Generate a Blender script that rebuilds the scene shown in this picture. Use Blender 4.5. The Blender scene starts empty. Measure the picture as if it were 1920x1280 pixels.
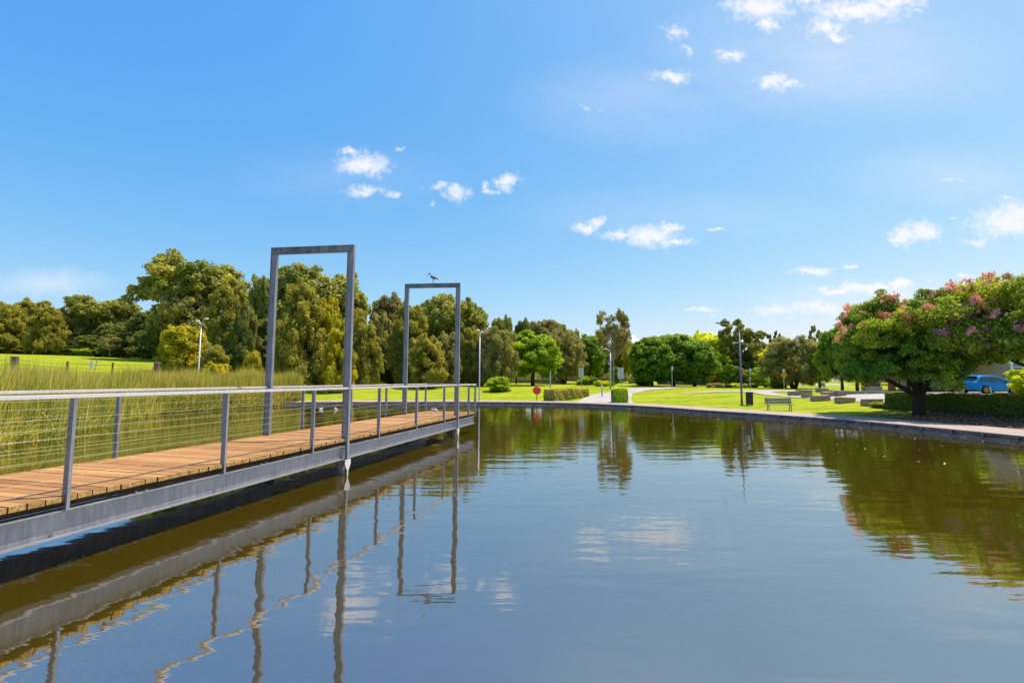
import bpy, math, random
import numpy as np
from mathutils import Vector, Matrix
R = math.radians
sc = bpy.context.scene
C = sc.collection
# ------------------------------------------------------------------ camera, sky, sun, exposure
FPX = 900.0; TILT = math.atan(70.8/FPX); ROLL = 0.0054; EYE = 2.25
cam = bpy.data.objects.new('camera', bpy.data.cameras.new('camera')); C.objects.link(cam)
cam.data.sensor_width = 36; cam.data.lens = FPX/1920*36; cam.data.clip_end = 5000; cam.data.clip_start = 0.05
cam.matrix_world = Matrix.Translation((0, 0, EYE)) @ Matrix.Rotation(math.pi/2+TILT, 4, 'X') @ Matrix.Rotation(ROLL, 4, 'Z')
sc.camera = cam
sc.render.resolution_x = 1024; sc.render.resolution_y = 682
SUN_EL, SUN_AZ = 65.5, 67.0
sd = bpy.data.lights.new('sun', 'SUN'); sd.energy = 4.2; sd.angle = R(0.53); sd.color = (1.0, 0.93, 0.82)
sun = bpy.data.objects.new('sun', sd); C.objects.link(sun)
sv = Vector((math.sin(R(SUN_AZ))*math.cos(R(SUN_EL)), math.cos(R(SUN_AZ))*math.cos(R(SUN_EL)), math.sin(R(SUN_EL))))
sun.rotation_euler = (-sv).to_track_quat('-Z', 'Y').to_euler(); sun.location = sv*80
sc.view_settings.view_transform = 'Standard'; sc.view_settings.look = 'None'
sc.view_settings.exposure = 0.68; sc.view_settings.gamma = 1.0
sc.cycles.max_bounces = 6; sc.cycles.transparent_max_bounces = 6
sc.cycles.use_denoising = True

def ray(px, py):
    x = px-960.; y = 640.-py; c, s = math.cos(ROLL), math.sin(ROLL)
    x, y = c*x-s*y, s*x+c*y
    ct, st = math.cos(TILT), math.sin(TILT)
    return Vector((x, FPX*ct-y*st, FPX*st+y*ct))

CLOUDS = [(652,285,22,9,.75),(683,308,44,20,1),(750,281,10,5,.5),(688,361,44,11,.75),(737,367,24,10,.5),
 (826,351,26,10,.7),(855,362,28,17,.8),(806,384,14,11,.35),(908,346,12,10,.7),(917,357,22,8,.7),(949,340,22,15,.95),
 (1098,424,24,10,1),(1122,418,16,9,.85),(1170,443,42,9,.85),(1218,442,46,19,1),(1245,452,30,16,.7),(1258,424,26,8,.9),
 (1274,453,28,10,.85),(1347,428,15,5,.8),(1318,580,30,6,.9),(1340,592,18,4,.4),(1450,584,46,13,.8),(1535,578,55,14,.8),
 (1523,510,38,8,1),(1592,501,12,5,.85),(1565,544,40,7,.9),(1625,540,60,9,1),(1692,530,20,9,1),(1682,551,28,6,.5),
 (1808,518,18,6,.85),(1745,527,12,4,.45),(1693,441,26,15,1.05),(1733,436,30,18,1.05),(1895,418,62,24,1.1),(1920,402,50,22,1.1),
 (1835,452,34,10,.65),(1890,372,22,6,.6),(1788,412,12,5,.4),(1262,146,38,15,.8),(1268,62,28,22,.65),(1285,96,18,26,.4),
 (1368,105,32,15,.75),(1447,156,30,18,.8),(1483,157,24,11,.75),(1425,12,60,28,1),(1438,45,24,18,.8),(1520,2,34,14,.7),
 (1610,20,90,22,.95),(1548,52,40,24,.8),(1568,70,30,12,.7),(1670,4,70,16,.9),(1720,20,26,10,.5),
 (1780,340,60,8,.2),(1100,200,60,14,.12)]
w = bpy.data.worlds.new('World'); sc.world = w; w.use_nodes = True
nt = w.node_tree; nt.nodes.clear(); N = nt.nodes; L = nt.links
def nd(tree, typ, **kw):
    n = tree.nodes.new(typ)
    for k, v in kw.items(): setattr(n, k, v)
    return n
sky = nd(nt, 'ShaderNodeTexSky', sky_type='NISHITA'); sky.sun_disc = False
sky.sun_elevation = R(SUN_EL); sky.sun_rotation = R(SUN_AZ); sky.air_density = 1.0; sky.dust_density = 1.3; sky.ozone_density = 2.2
hs = nd(nt, 'ShaderNodeCombineColor')
geo = nd(nt, 'ShaderNodeTexCoord')
sep = nd(nt, 'ShaderNodeSeparateXYZ'); L.new(geo.outputs['Generated'], sep.inputs[0])
def mth(tree, op, a, b=None, clamp=False):
    n = tree.nodes.new('ShaderNodeMath'); n.operation = op; n.use_clamp = clamp
    for i, v in enumerate((a, b)):
        if v is None: continue
        if isinstance(v, (int, float)): n.inputs[i].default_value = v
        else: tree.links.new(v, n.inputs[i])
    return n.outputs[0]
ssp = nd(nt, 'ShaderNodeSeparateColor'); L.new(sky.outputs[0], ssp.inputs[0])
for i_, (mul_, pw_) in enumerate(((.35, 1.48), (.95, .79), (2.95, .18))):    # camera response of the photograph's sky, channel by channel
    L.new(mth(nt, 'MULTIPLY', mth(nt, 'POWER', ssp.outputs[i_], pw_), mul_), hs.inputs[i_])
yy = mth(nt, 'MAXIMUM', sep.outputs[1], 0.02)
u_ = mth(nt, 'DIVIDE', sep.outputs[0], yy); v_ = mth(nt, 'DIVIDE', sep.outputs[2], yy)
cmb = nd(nt, 'ShaderNodeCombineXYZ'); L.new(u_, cmb.inputs[0]); L.new(v_, cmb.inputs[1])
nz = nd(nt, 'ShaderNodeTexNoise'); nz.inputs['Scale'].default_value = 26; nz.inputs['Detail'].default_value = 6; nz.inputs['Roughness'].default_value = .62
L.new(cmb.outputs[0], nz.inputs['Vector'])
vm = nd(nt, 'ShaderNodeVectorMath', operation='SUBTRACT'); L.new(nz.outputs['Color'], vm.inputs[0]); vm.inputs[1].default_value = (.5, .5, .5)
vs = nd(nt, 'ShaderNodeVectorMath', operation='MULTIPLY'); L.new(vm.outputs[0], vs.inputs[0]); vs.inputs[1].default_value = (.075, .045, 0)
va = nd(nt, 'ShaderNodeVectorMath', operation='ADD'); L.new(cmb.outputs[0], va.inputs[0]); L.new(vs.outputs[0], va.inputs[1])
acc = None
for (px, py, rx, ry, st_) in CLOUDS:
    r = ray(px, py); uu, vv = r.x/r.y, r.z/r.y
    s1 = nd(nt, 'ShaderNodeVectorMath', operation='SUBTRACT'); L.new(va.outputs[0], s1.inputs[0]); s1.inputs[1].default_value = (uu, vv, 0)
    k = 1.6/FPX
    s2 = nd(nt, 'ShaderNodeVectorMath', operation='MULTIPLY'); L.new(s1.outputs[0], s2.inputs[0]); s2.inputs[1].default_value = (1/(rx*k), 1/(ry*k), 0)
    s3 = nd(nt, 'ShaderNodeVectorMath', operation='LENGTH'); L.new(s2.outputs[0], s3.inputs[0])
    d = mth(nt, 'ADD', s3.outputs['Value'], (1-st_)*.75)
    acc = d if acc is None else mth(nt, 'MINIMUM', acc, d)
nz2 = nd(nt, 'ShaderNodeTexNoise'); nz2.inputs['Scale'].default_value = 60; nz2.inputs['Detail'].default_value = 5; nz2.inputs['Roughness'].default_value = .6
L.new(cmb.outputs[0], nz2.inputs['Vector'])
acc2 = mth(nt, 'ADD', acc, mth(nt, 'MULTIPLY', mth(nt, 'SUBTRACT', nz2.outputs['Fac'], .5), 1.1))
mr = nd(nt, 'ShaderNodeMapRange', interpolation_type='SMOOTHSTEP'); L.new(acc2, mr.inputs['Value'])
mr.inputs['From Min'].default_value = 1.0; mr.inputs['From Max'].default_value = 0.05; mr.inputs['To Min'].default_value = 0; mr.inputs['To Max'].default_value = .88
front = mth(nt, 'GREATER_THAN', sep.outputs[1], 0.05)
veil = None
for (px, py, rx, ry, a_) in ((1560,110,420,150,.34), (1180,190,260,110,.22), (1800,330,260,70,.25), (100,530,130,34,.5), (1250,400,330,60,.16), (1700,560,320,50,.3), (640,330,260,70,.10)):
    r = ray(px, py); s1 = nd(nt, 'ShaderNodeVectorMath', operation='SUBTRACT'); L.new(va.outputs[0], s1.inputs[0]); s1.inputs[1].default_value = (r.x/r.y, r.z/r.y, 0)
    s2 = nd(nt, 'ShaderNodeVectorMath', operation='MULTIPLY'); L.new(s1.outputs[0], s2.inputs[0]); s2.inputs[1].default_value = (FPX/rx, FPX/ry, 0)
    s3 = nd(nt, 'ShaderNodeVectorMath', operation='LENGTH'); L.new(s2.outputs[0], s3.inputs[0])
    q_ = mth(nt, 'MULTIPLY', mth(nt, 'MAXIMUM', mth(nt, 'SUBTRACT', 1.0, s3.outputs['Value']), 0.0), a_)
    veil = q_ if veil is None else mth(nt, 'MAXIMUM', veil, q_)
nz3 = nd(nt, 'ShaderNodeTexNoise'); nz3.inputs['Scale'].default_value = 6; nz3.inputs['Detail'].default_value = 6; nz3.inputs['Roughness'].default_value = .6
mp3 = nd(nt, 'ShaderNodeMapping'); mp3.inputs['Scale'].default_value = (.6, 1.8, 1); mp3.inputs['Rotation'].default_value = (0, 0, R(-20)); L.new(cmb.outputs[0], mp3.inputs['Vector']); L.new(mp3.outputs[0], nz3.inputs['Vector'])
veil = mth(nt, 'MULTIPLY', veil, mth(nt, 'MULTIPLY', nz3.outputs['Fac'], 1.9))
cf = mth(nt, 'MULTIPLY', mth(nt, 'ADD', mr.outputs[0], veil, True), front)
mix = nd(nt, 'ShaderNodeMix', data_type='RGBA'); L.new(cf, mix.inputs['Factor']); L.new(hs.outputs[0], mix.inputs[6]); mix.inputs[7].default_value = (4.1, 4.1, 4.25, 1)
bg = nd(nt, 'ShaderNodeBackground'); bg.inputs['Strength'].default_value = 0.15; L.new(mix.outputs[2], bg.inputs['Color'])
wo = nd(nt, 'ShaderNodeOutputWorld'); L.new(bg.outputs[0], wo.inputs[0])

# ------------------------------------------------------------------ terrain functions
CX, CY = 0.0, 15.0
SHORE = [(-16.44,40.6),(-15.3,40.9),(-11.8,41.3),(-7,42.1),(-2.8,42.5),(1,42.3),(4.6,41.5),(7.9,39.5),(10.6,36.8),(12.9,32.4),(15.9,27.8),(17.5,24.8),
 (18.2,21.8),(18.9,18),(19.6,12),(19.8,4),(17,-5),(10,-11),(0,-13),(-10,-12),(-20,-6),(-25,4),(-26,14),(-26.5,22),(-26,30),(-23,36.5),(-19.5,39.6)]
_a = np.array([math.atan2(x-CX, y-CY) for x, y in SHORE]); _r = np.array([math.hypot(x-CX, y-CY) for x, y in SHORE])
_o = np.argsort(_a); _a = _a[_o]; _r = _r[_o]
TH = np.linspace(-math.pi, math.pi, 721)[:-1]
RR = np.interp(TH, np.r_[_a-2*math.pi, _a, _a+2*math.pi], np.r_[_r, _r, _r])
_k = np.hanning(13); _k /= _k.sum()
RR = np.convolve(np.r_[RR[-20:], RR, RR[:20]], _k, 'same')[20:-20]
def Rsh(th): return np.interp(th, np.r_[TH, math.pi], np.r_[RR, RR[0]])
def S(x): x = np.clip(x, 0, 1); return x*x*(3-2*x)
def ground(x, y):
    x = np.asarray(x, float); y = np.asarray(y, float)
    th = np.arctan2(x-CX, y-CY); d = np.hypot(x-CX, y-CY)-Rsh(th)
    az = np.degrees(np.arctan2(x, np.maximum(y, 1e-3)))
    w_ = S((-26-az)/10.)*(y > -5)
    wm = S((-2-az)/12.)*(1-w_)
    z = .24+1.06*S((d-3.4)/17)+.6*S((d-25)/60)
    z = z+w_*4.9*(1-np.exp(-np.maximum(d, 0)/40))+wm*.9*S((d-22)/45)
    z = z+.05*np.sin(x*.35+1)*np.sin(y*.27)*S((d-5)/10)
    return z
def T(px, py, lo=8.0, hi=260.0):
    r = ray(px, py); r = r/r.y
    ts = np.linspace(lo, hi, 2500); g = EYE+r.z*ts-ground(r.x*ts, ts)
    th = np.arctan2(r.x*ts-CX, ts-CY); out = (np.hypot(r.x*ts-CX, ts-CY) > Rsh(th))
    i = np.where((g < 0) & out)[0]
    t = ts[i[0]] if len(i) else hi
    return Vector((r.x*t, t, float(ground(r.x*t, t))))
def atY(px, py, Y):
    r = ray(px, py); return Vector((r.x/r.y*Y, Y, EYE+r.z/r.y*Y))

# ------------------------------------------------------------------ materials
def newmat(name):
    m = bpy.data.materials.new(name); m.use_nodes = True
    return m, m.node_tree, m.node_tree.nodes['Principled BSDF']
def ramp(t, fac, stops):
    n = t.nodes.new('ShaderNodeValToRGB'); t.links.new(fac, n.inputs[0])
    e = n.color_ramp.elements
    while len(e) < len(stops): e.new(.5)
    for i, (p, c) in enumerate(stops): e[i].position = p; e[i].color = (*c, 1)
    return n.outputs[0]
def noise(t, vec, scale, detail=4, rough=.55):
    n = t.nodes.new('ShaderNodeTexNoise'); n.inputs['Scale'].default_value = scale; n.inputs['Detail'].default_value = detail; n.inputs['Roughness'].default_value = rough
    if vec is not None: t.links.new(vec, n.inputs['Vector'])
    return n
def mapping(t, vec, scale=(1, 1, 1), rot=(0, 0, 0)):
    n = t.nodes.new('ShaderNodeMapping'); n.inputs['Scale'].default_value = scale; n.inputs['Rotation'].default_value = rot
    t.links.new(vec, n.inputs['Vector']); return n.outputs[0]
def tc(t, which='Object'): return t.nodes.new('ShaderNodeTexCoord').outputs[which]
def wpos(t): return t.nodes.new('ShaderNodeNewGeometry').outputs['Position']
def bump(t, b, h, strength=.4, dist=.02):
    n = t.nodes.new('ShaderNodeBump'); n.inputs['Strength'].default_value = strength; n.inputs['Distance'].default_value = dist
    t.links.new(h, n.inputs['Height']); t.links.new(n.outputs[0], b.inputs['Normal'])
def noisy(name, c1, c2, scale=5, rough=.8, metal=0, bmp=.3, bd=.01, detail=6, spec=.5, c3=None, mscale=(1, 1, 1)):
    m, t, b = newmat(name)
    v = mapping(t, tc(t), mscale)
    n = noise(t, v, scale, detail, .6)
    st = [(.3, c1), (.7, c2)] if c3 is None else [(.25, c1), (.5, c2), (.75, c3)]
    t.links.new(ramp(t, n.outputs['Fac'], st), b.inputs['Base Color'])
    b.inputs['Roughness'].default_value = rough; b.inputs['Metallic'].default_value = metal; b.inputs['Specular IOR Level'].default_value = spec
    if bmp: bump(t, b, n.outputs['Fac'], bmp, bd)
    return m
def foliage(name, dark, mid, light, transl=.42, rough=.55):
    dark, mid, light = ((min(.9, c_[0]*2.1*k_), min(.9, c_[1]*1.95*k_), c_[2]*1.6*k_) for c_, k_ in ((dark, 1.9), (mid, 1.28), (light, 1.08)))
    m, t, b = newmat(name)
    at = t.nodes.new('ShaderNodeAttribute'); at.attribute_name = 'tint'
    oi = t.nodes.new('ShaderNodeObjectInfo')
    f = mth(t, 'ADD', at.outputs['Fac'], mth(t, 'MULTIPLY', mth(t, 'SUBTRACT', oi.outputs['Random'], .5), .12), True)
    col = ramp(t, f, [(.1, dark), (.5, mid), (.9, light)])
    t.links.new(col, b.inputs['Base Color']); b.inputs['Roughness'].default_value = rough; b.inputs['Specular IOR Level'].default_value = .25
    tr = t.nodes.new('ShaderNodeBsdfTranslucent')
    h = t.nodes.new('ShaderNodeMix'); h.data_type = 'RGBA'; h.blend_type = 'MULTIPLY'; h.inputs[0].default_value = 1
    t.links.new(col, h.inputs[6]); h.inputs[7].default_value = (1.5, 1.35, .5, 1); t.links.new(h.outputs[2], tr.inputs['Color'])
    mx = t.nodes.new('ShaderNodeMixShader'); mx.inputs[0].default_value = transl
    t.links.new(b.outputs[0], mx.inputs[1]); t.links.new(tr.outputs[0], mx.inputs[2])
    t.links.new(mx.outputs[0], t.nodes['Material Output'].inputs['Surface'])
    return m
M = {}
def steel(name, c1, c2, rough=.55):
    m, t, b = newmat(name)
    g = wpos(t)
    n1 = noise(t, mapping(t, g, (9, 9, 1.2)), 2.2, 5, .6); n2 = noise(t, g, 38, 3, .7); n3 = noise(t, g, 2.5, 3, .5)
    f = mth(t, 'ADD', mth(t, 'MULTIPLY', n1.outputs['Fac'], .6), mth(t, 'MULTIPLY', n3.outputs['Fac'], .4))
    t.links.new(ramp(t, f, [(.32, c1), (.66, c2)]), b.inputs['Base Color'])
    b.inputs['Metallic'].default_value = .3; b.inputs['Roughness'].default_value = rough
    bump(t, b, n2.outputs['Fac'], .12, .004)
    return m
M['steel'] = steel('galvanised_steel', (.14, .145, .165), (.285, .28, .30))
M['rail'] = steel('rail_steel', (.48, .45, .43), (.62, .58, .55), .5)
M['stained'] = steel('stained_steel', (.05, .055, .065), (.26, .25, .25), .65)
M['cable'] = steel('cable_steel', (.24, .24, .15), (.38, .37, .25), .5)
M['pile'] = noisy('pile_steel', (.06, .055, .05), (.16, .15, .15), 6, .8)
# deck boards
m, t, b = newmat('deck_timber')
at = t.nodes.new('ShaderNodeAttribute'); at.attribute_name = 'tint'
g = tc(t, 'Object')
grain = noise(t, mapping(t, g, (1.2, 22, 22)), 3, 6, .65)
blot = noise(t, g, 1.7, 4, .6)
f = mth(t, 'ADD', mth(t, 'MULTIPLY', at.outputs['Fac'], .30), mth(t, 'ADD', mth(t, 'MULTIPLY', grain.outputs['Fac'], .35), mth(t, 'MULTIPLY', blot.outputs['Fac'], .22)))
t.links.new(ramp(t, f, [(.20, (.15, .056, .012)), (.38, (.33, .150, .038)), (.56, (.44, .225, .070)), (.78, (.54, .33, .13))]), b.inputs['Base Color'])
b.inputs['Roughness'].default_value = .75; bump(t, b, grain.outputs['Fac'], .35, .006); M['deck'] = m
m, t, b = newmat('deck_end_grain')
n = noise(t, tc(t), 26, 5, .7)
t.links.new(ramp(t, n.outputs['Fac'], [(.3, (.10, .055, .015)), (.5, (.30, .17, .04)), (.72, (.55, .36, .12))]), b.inputs['Base Color']); b.inputs['Roughness'].default_value = .9
bump(t, b, n.outputs['Fac'], .6, .01); M['endgrain'] = m
M['joist'] = noisy('joist_and_seam_shade', (.05, .03, .015), (.13, .075, .035), 7, .9)
# water
m, t, b = newmat('pond_water')
g = wpos(t)
big = noise(t, mapping(t, g, (.05, .09, 1)), 1, 3, .5)
t.links.new(ramp(t, big.outputs['Fac'], [(.35, (.050, .036, .002)), (.65, (.066, .047, .003))]), b.inputs['Base Color'])
b.inputs['Roughness'].default_value = 1.0; b.inputs['Specular IOR Level'].default_value = 0
n1 = noise(t, mapping(t, g, (.45, 1.5, 1), (0, 0, R(-6))), 1.0, 2, .5)
n2 = noise(t, mapping(t, g, (1.4, 4.6, 1), (0, 0, R(9))), 1.0, 2, .5)
n3 = noise(t, mapping(t, g, (4, 13, 1)), 1.0, 2, .5)
pt = noise(t, mapping(t, g, (.10, .16, 1)), 1.0, 2, .5)
pm = ramp(t, pt.outputs['Fac'], [(.38, (.25, .25, .25)), (.62, (1, 1, 1))])
hh = mth(t, 'ADD', mth(t, 'MULTIPLY', n1.outputs['Fac'], 1.0), mth(t, 'MULTIPLY', mth(t, 'MULTIPLY', n2.outputs['Fac'], .30), pm))
hh = mth(t, 'ADD', hh, mth(t, 'MULTIPLY', mth(t, 'MULTIPLY', n3.outputs['Fac'], .10), pm))
bn = t.nodes.new('ShaderNodeBump'); bn.inputs['Strength'].default_value = .5; bn.inputs['Distance'].default_value = .022; t.links.new(hh, bn.inputs['Height'])
gl = t.nodes.new('ShaderNodeBsdfGlossy'); gl.inputs['Roughness'].default_value = .015; gl.inputs['Color'].default_value = (.90, .93, .97, 1); t.links.new(bn.outputs[0], gl.inputs['Normal'])
fr_ = t.nodes.new('ShaderNodeFresnel'); fr_.inputs['IOR'].default_value = 1.34; t.links.new(bn.outputs[0], fr_.inputs['Normal'])
fc_ = mth(t, 'ADD', mth(t, 'MULTIPLY', fr_.outputs[0], .60), .39, True)
mx_ = t.nodes.new('ShaderNodeMixShader'); t.links.new(fc_, mx_.inputs[0]); t.links.new(b.outputs[0], mx_.inputs[1]); t.links.new(gl.outputs[0], mx_.inputs[2]); t.links.new(mx_.outputs[0], t.nodes['Material Output'].inputs['Surface'])
M['water'] = m
# lawn
m, t, b = newmat('lawn_grass')
g = wpos(t)
a1 = noise(t, mapping(t, g, (.25, .6, 1), (0, 0, R(20))), 1, 5, .6); a2 = noise(t, g, 9, 5, .7); a3 = noise(t, g, 1.6, 4, .6)
f = mth(t, 'ADD', mth(t, 'MULTIPLY', a1.outputs['Fac'], .5), mth(t, 'ADD', mth(t, 'MULTIPLY', a2.outputs['Fac'], .34), mth(t, 'MULTIPLY', a3.outputs['Fac'], .30)))
wv = t.nodes.new('ShaderNodeTexWave'); wv.inputs['Scale'].default_value = .32; wv.inputs['Distortion'].default_value = 1.5; wv.inputs['Detail'].default_value = 2; t.links.new(mapping(t, g, (1, 1, 1), (0, 0, R(62))), wv.inputs['Vector'])
f = mth(t, 'ADD', mth(t, 'MULTIPLY', f, 1.15), mth(t, 'MULTIPLY', mth(t, 'SUBTRACT', wv.outputs['Fac'], 1.7), .06))
t.links.new(ramp(t, f, [(.36, (.08, .13, .004)), (.49, (.18, .245, .005)), (.60, (.27, .315, .006)), (.74, (.38, .35, .03))]), b.inputs['Base Color'])
b.inputs['Roughness'].default_value = .9; b.inputs['Specular IOR Level'].default_value = .1; bump(t, b, a2.outputs['Fac'], .8, .06); M['lawn'] = m
# path
m, t, b = newmat('path_paving')
g = wpos(t)
a1 = noise(t, g, 1.1, 5, .6); a2 = noise(t, g, 30, 4, .7)
br = t.nodes.new('ShaderNodeTexBrick'); br.inputs['Scale'].default_value = 3.2; br.inputs['Mortar Size'].default_value = .012
br.inputs['Color1'].default_value = (.36, .275, .23, 1); br.inputs['Color2'].default_value = (.41, .32, .275, 1); br.inputs['Mortar'].default_value = (.27, .20, .17, 1)  # paving colours darkened to put tree shade into the whole path
t.links.new(mapping(t, g, (1, 1, 1), (0, 0, R(30))), br.inputs['Vector'])
mx = t.nodes.new('ShaderNodeMix'); mx.data_type = 'RGBA'; mx.blend_type = 'MULTIPLY'; mx.inputs[0].default_value = 1
t.links.new(br.outputs['Color'], mx.inputs[6]); t.links.new(ramp(t, mth(t, 'ADD', mth(t, 'MULTIPLY', a1.outputs['Fac'], .7), mth(t, 'MULTIPLY', a2.outputs['Fac'], .3)), [(.3, (.72, .72, .72)), (.7, (1.12, 1.1, 1.08))]), mx.inputs[7])
t.links.new(mx.outputs[2], b.inputs['Base Color']); b.inputs['Roughness'].default_value = .9; bump(t, b, a2.outputs['Fac'], .3, .01); M['path'] = m
M['concrete'] = noisy('concrete_paving', (.31, .275, .25), (.41, .37, .34), 1.4, .9, bmp=.2)
M['asphalt'] = noisy('asphalt', (.12, .11, .11), (.20, .18, .18), 2, .9)
M['kerb'] = noisy('kerb_stone', (.035, .03, .028), (.11, .095, .085), 3.5, .85, c3=(.24, .20, .17), bmp=.6, bd=.03)
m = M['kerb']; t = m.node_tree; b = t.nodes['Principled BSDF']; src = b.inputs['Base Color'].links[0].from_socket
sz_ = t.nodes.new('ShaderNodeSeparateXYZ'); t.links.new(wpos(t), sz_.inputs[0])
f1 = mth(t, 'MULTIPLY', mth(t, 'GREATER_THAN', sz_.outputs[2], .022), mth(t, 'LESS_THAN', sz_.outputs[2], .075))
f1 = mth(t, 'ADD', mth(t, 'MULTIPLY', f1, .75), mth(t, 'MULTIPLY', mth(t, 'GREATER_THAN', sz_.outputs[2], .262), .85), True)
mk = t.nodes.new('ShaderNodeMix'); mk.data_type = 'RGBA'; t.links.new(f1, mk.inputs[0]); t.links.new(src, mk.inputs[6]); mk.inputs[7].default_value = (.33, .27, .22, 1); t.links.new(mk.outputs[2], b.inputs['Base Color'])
M['mulch'] = noisy('bark_mulch', (.035, .015, .010), (.11, .045, .028), 9, .95, c3=(.30, .15, .09), bmp=1, bd=.06)
M['bark'] = noisy('bark', (.045, .03, .022), (.13, .09, .065), 6, .9, bmp=.8, bd=.04, mscale=(1, 1, .25))
M['palebark'] = noisy('pale_bark', (.22, .18, .15), (.42, .37, .32), 4, .85, bmp=.5, bd=.03, mscale=(1, 1, .25))
M['darkbark'] = noisy('dark_bark', (.018, .012, .009), (.055, .036, .027), 6, .9, bmp=.8, bd=.03, mscale=(1, 1, .3))
M['sandstone'] = noisy('sandstone', (.16, .12, .07), (.30, .23, .14), 5, .9, c3=(.40, .32, .21), bmp=.6, bd=.03)
M['brick'] = noisy('brick_wall', (.20, .10, .07), (.34, .19, .13), 6, .9, bmp=.3)
M['stonewall'] = noisy('stone_wall', (.14, .11, .09), (.25, .20, .17), 4, .9, bmp=.3)
M['pole'] = steel('pole_steel', (.36, .36, .38), (.50, .50, .52), .5)
M['darkpole'] = steel('dark_pole_steel', (.10, .115, .14), (.18, .19, .22), .5)
def plain(name, c, rough=.5, metal=0, spec=.5, coat=0):
    m, t, b = newmat(name)
    n = noise(t, tc(t), 7, 4, .6)
    c1 = tuple(v*.86 for v in c); c2 = tuple(min(1, v*1.08) for v in c)
    t.links.new(ramp(t, n.outputs['Fac'], [(.3, c1), (.7, c2)]), b.inputs['Base Color'])
    b.inputs['Roughness'].default_value = rough; b.inputs['Metallic'].default_value = metal; b.inputs['Specular IOR Level'].default_value = spec
    if coat: b.inputs['Coat Weight'].default_value = coat; b.inputs['Coat Roughness'].default_value = .04
    return m
M['red'] = plain('red_paint', (.70, .045, .010), .45)
M['white'] = plain('white_paint', (.78, .76, .74), .5)
M['signback'] = plain('sign_back', (.50, .52, .52), .55, .1)
M['yellow'] = plain('yellow_sign', (.80, .42, .01), .5)
M['black'] = plain('black_plastic', (.025, .022, .025), .5)
M['brown'] = plain('brown_post', (.13, .065, .06), .8)
M['fencepost'] = plain('fence_post_timber', (.10, .06, .045), .9)
M['slat'] = plain('bench_slat', (.15, .15, .16), .6)
M['iron'] = plain('cast_iron', (.04, .04, .045), .5)
M['orange'] = plain('rust_orange', (.50, .125, .035), .7)
M['greypanel'] = plain('grey_panel', (.36, .33, .30), .7)
M['bluepaint'] = plain('blue_car_paint', (.0, .27, .60), .4, 0, .2, .08)
M['silver'] = plain('silver_car_paint', (.42, .42, .43), .3, .5, .5, 1)
M['glass'] = plain('car_glass', (.015, .02, .022), .06, 0, .8)
M['tyre'] = plain('tyre_rubber', (.015, .015, .015), .8)
M['gold'] = plain('gold_rim', (.55, .28, .06), .35, .6)
M['alloy'] = plain('alloy_rim', (.6, .6, .6), .3, .7)
M['lamp'] = plain('lamp_housing', (.72, .72, .70), .4)
M['roof'] = noisy('roof_tile', (.34, .19, .12), (.48, .30, .20), 5, .8)
M['tent'] = plain('tent_canvas', (.74, .74, .68), .6)
M['render_wall'] = noisy('rendered_wall', (.30, .22, .20), (.38, .29, .26), 1.5, .9)
M['feather'] = plain('white_feather', (.78, .75, .72), .8)
M['greyfeather'] = plain('grey_feather', (.16, .13, .14), .8)
M['blossom_pink'] = foliage('pink_blossom', (.13, .05, .075), (.27, .13, .17), (.38, .25, .31), .35)
M['blossom_purple'] = foliage('purple_blossom', (.06, .03, .08), (.16, .07, .16), (.28, .16, .26), .3)
M['seedhead'] = foliage('russet_seedheads', (.07, .03, .015), (.14, .07, .03), (.22, .12, .06), .2)
FOL = {
 'olive': foliage('olive_needles', (.050, .060, .010), (.120, .125, .022), (.200, .190, .035)),
 'yellow': foliage('yellow_green_needles', (.065, .075, .006), (.15, .15, .008), (.27, .25, .012)),
 'gum': foliage('gum_leaves', (.035, .055, .012), (.095, .115, .028), (.20, .20, .055)),
 'dark': foliage('dark_leaves', (.025, .040, .010), (.065, .085, .020), (.13, .14, .04)),
 'fig': foliage('fig_leaves', (.016, .050, .008), (.055, .115, .012), (.17, .22, .016)),
 'bright': foliage('bright_leaves', (.04, .075, .006), (.115, .175, .012), (.23, .30, .018)),
 'grey': foliage('grey_green_leaves', (.05, .06, .022), (.115, .120, .045), (.20, .195, .075)),
 'russet': foliage('russet_gum_leaves', (.045, .055, .02), (.095, .098, .036), (.18, .14, .05)),
 'lime': foliage('lime_leaves', (.09, .13, .005), (.22, .27, .008), (.40, .42, .012)),
 'crepe': foliage('crepe_myrtle_leaves', (.024, .055, .008), (.075, .130, .016), (.20, .26, .024), .45),
 'crepegold': foliage('golden_crepe_leaves', (.030, .065, .008), (.095, .145, .020), (.235, .275, .035), .45),
 'hedge': foliage('hedge_leaves', (.015, .035, .007), (.05, .085, .012), (.15, .17, .02), .2),
 'boxhedge': foliage('box_hedge_leaves', (.035, .075, .005), (.13, .20, .008), (.32, .38, .012), .2),
 'tawny': foliage('tawny_hedge_leaves', (.05, .065, .012), (.15, .15, .03), (.32, .26, .07), .2),
 'reed': foliage('reed_blades', (.020, .040, .005), (.095, .125, .018), (.36, .29, .10), .4),
 'orange': foliage('orange_leaves', (.12, .045, .02), (.21, .085, .045), (.28, .14, .08)),
}

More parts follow.
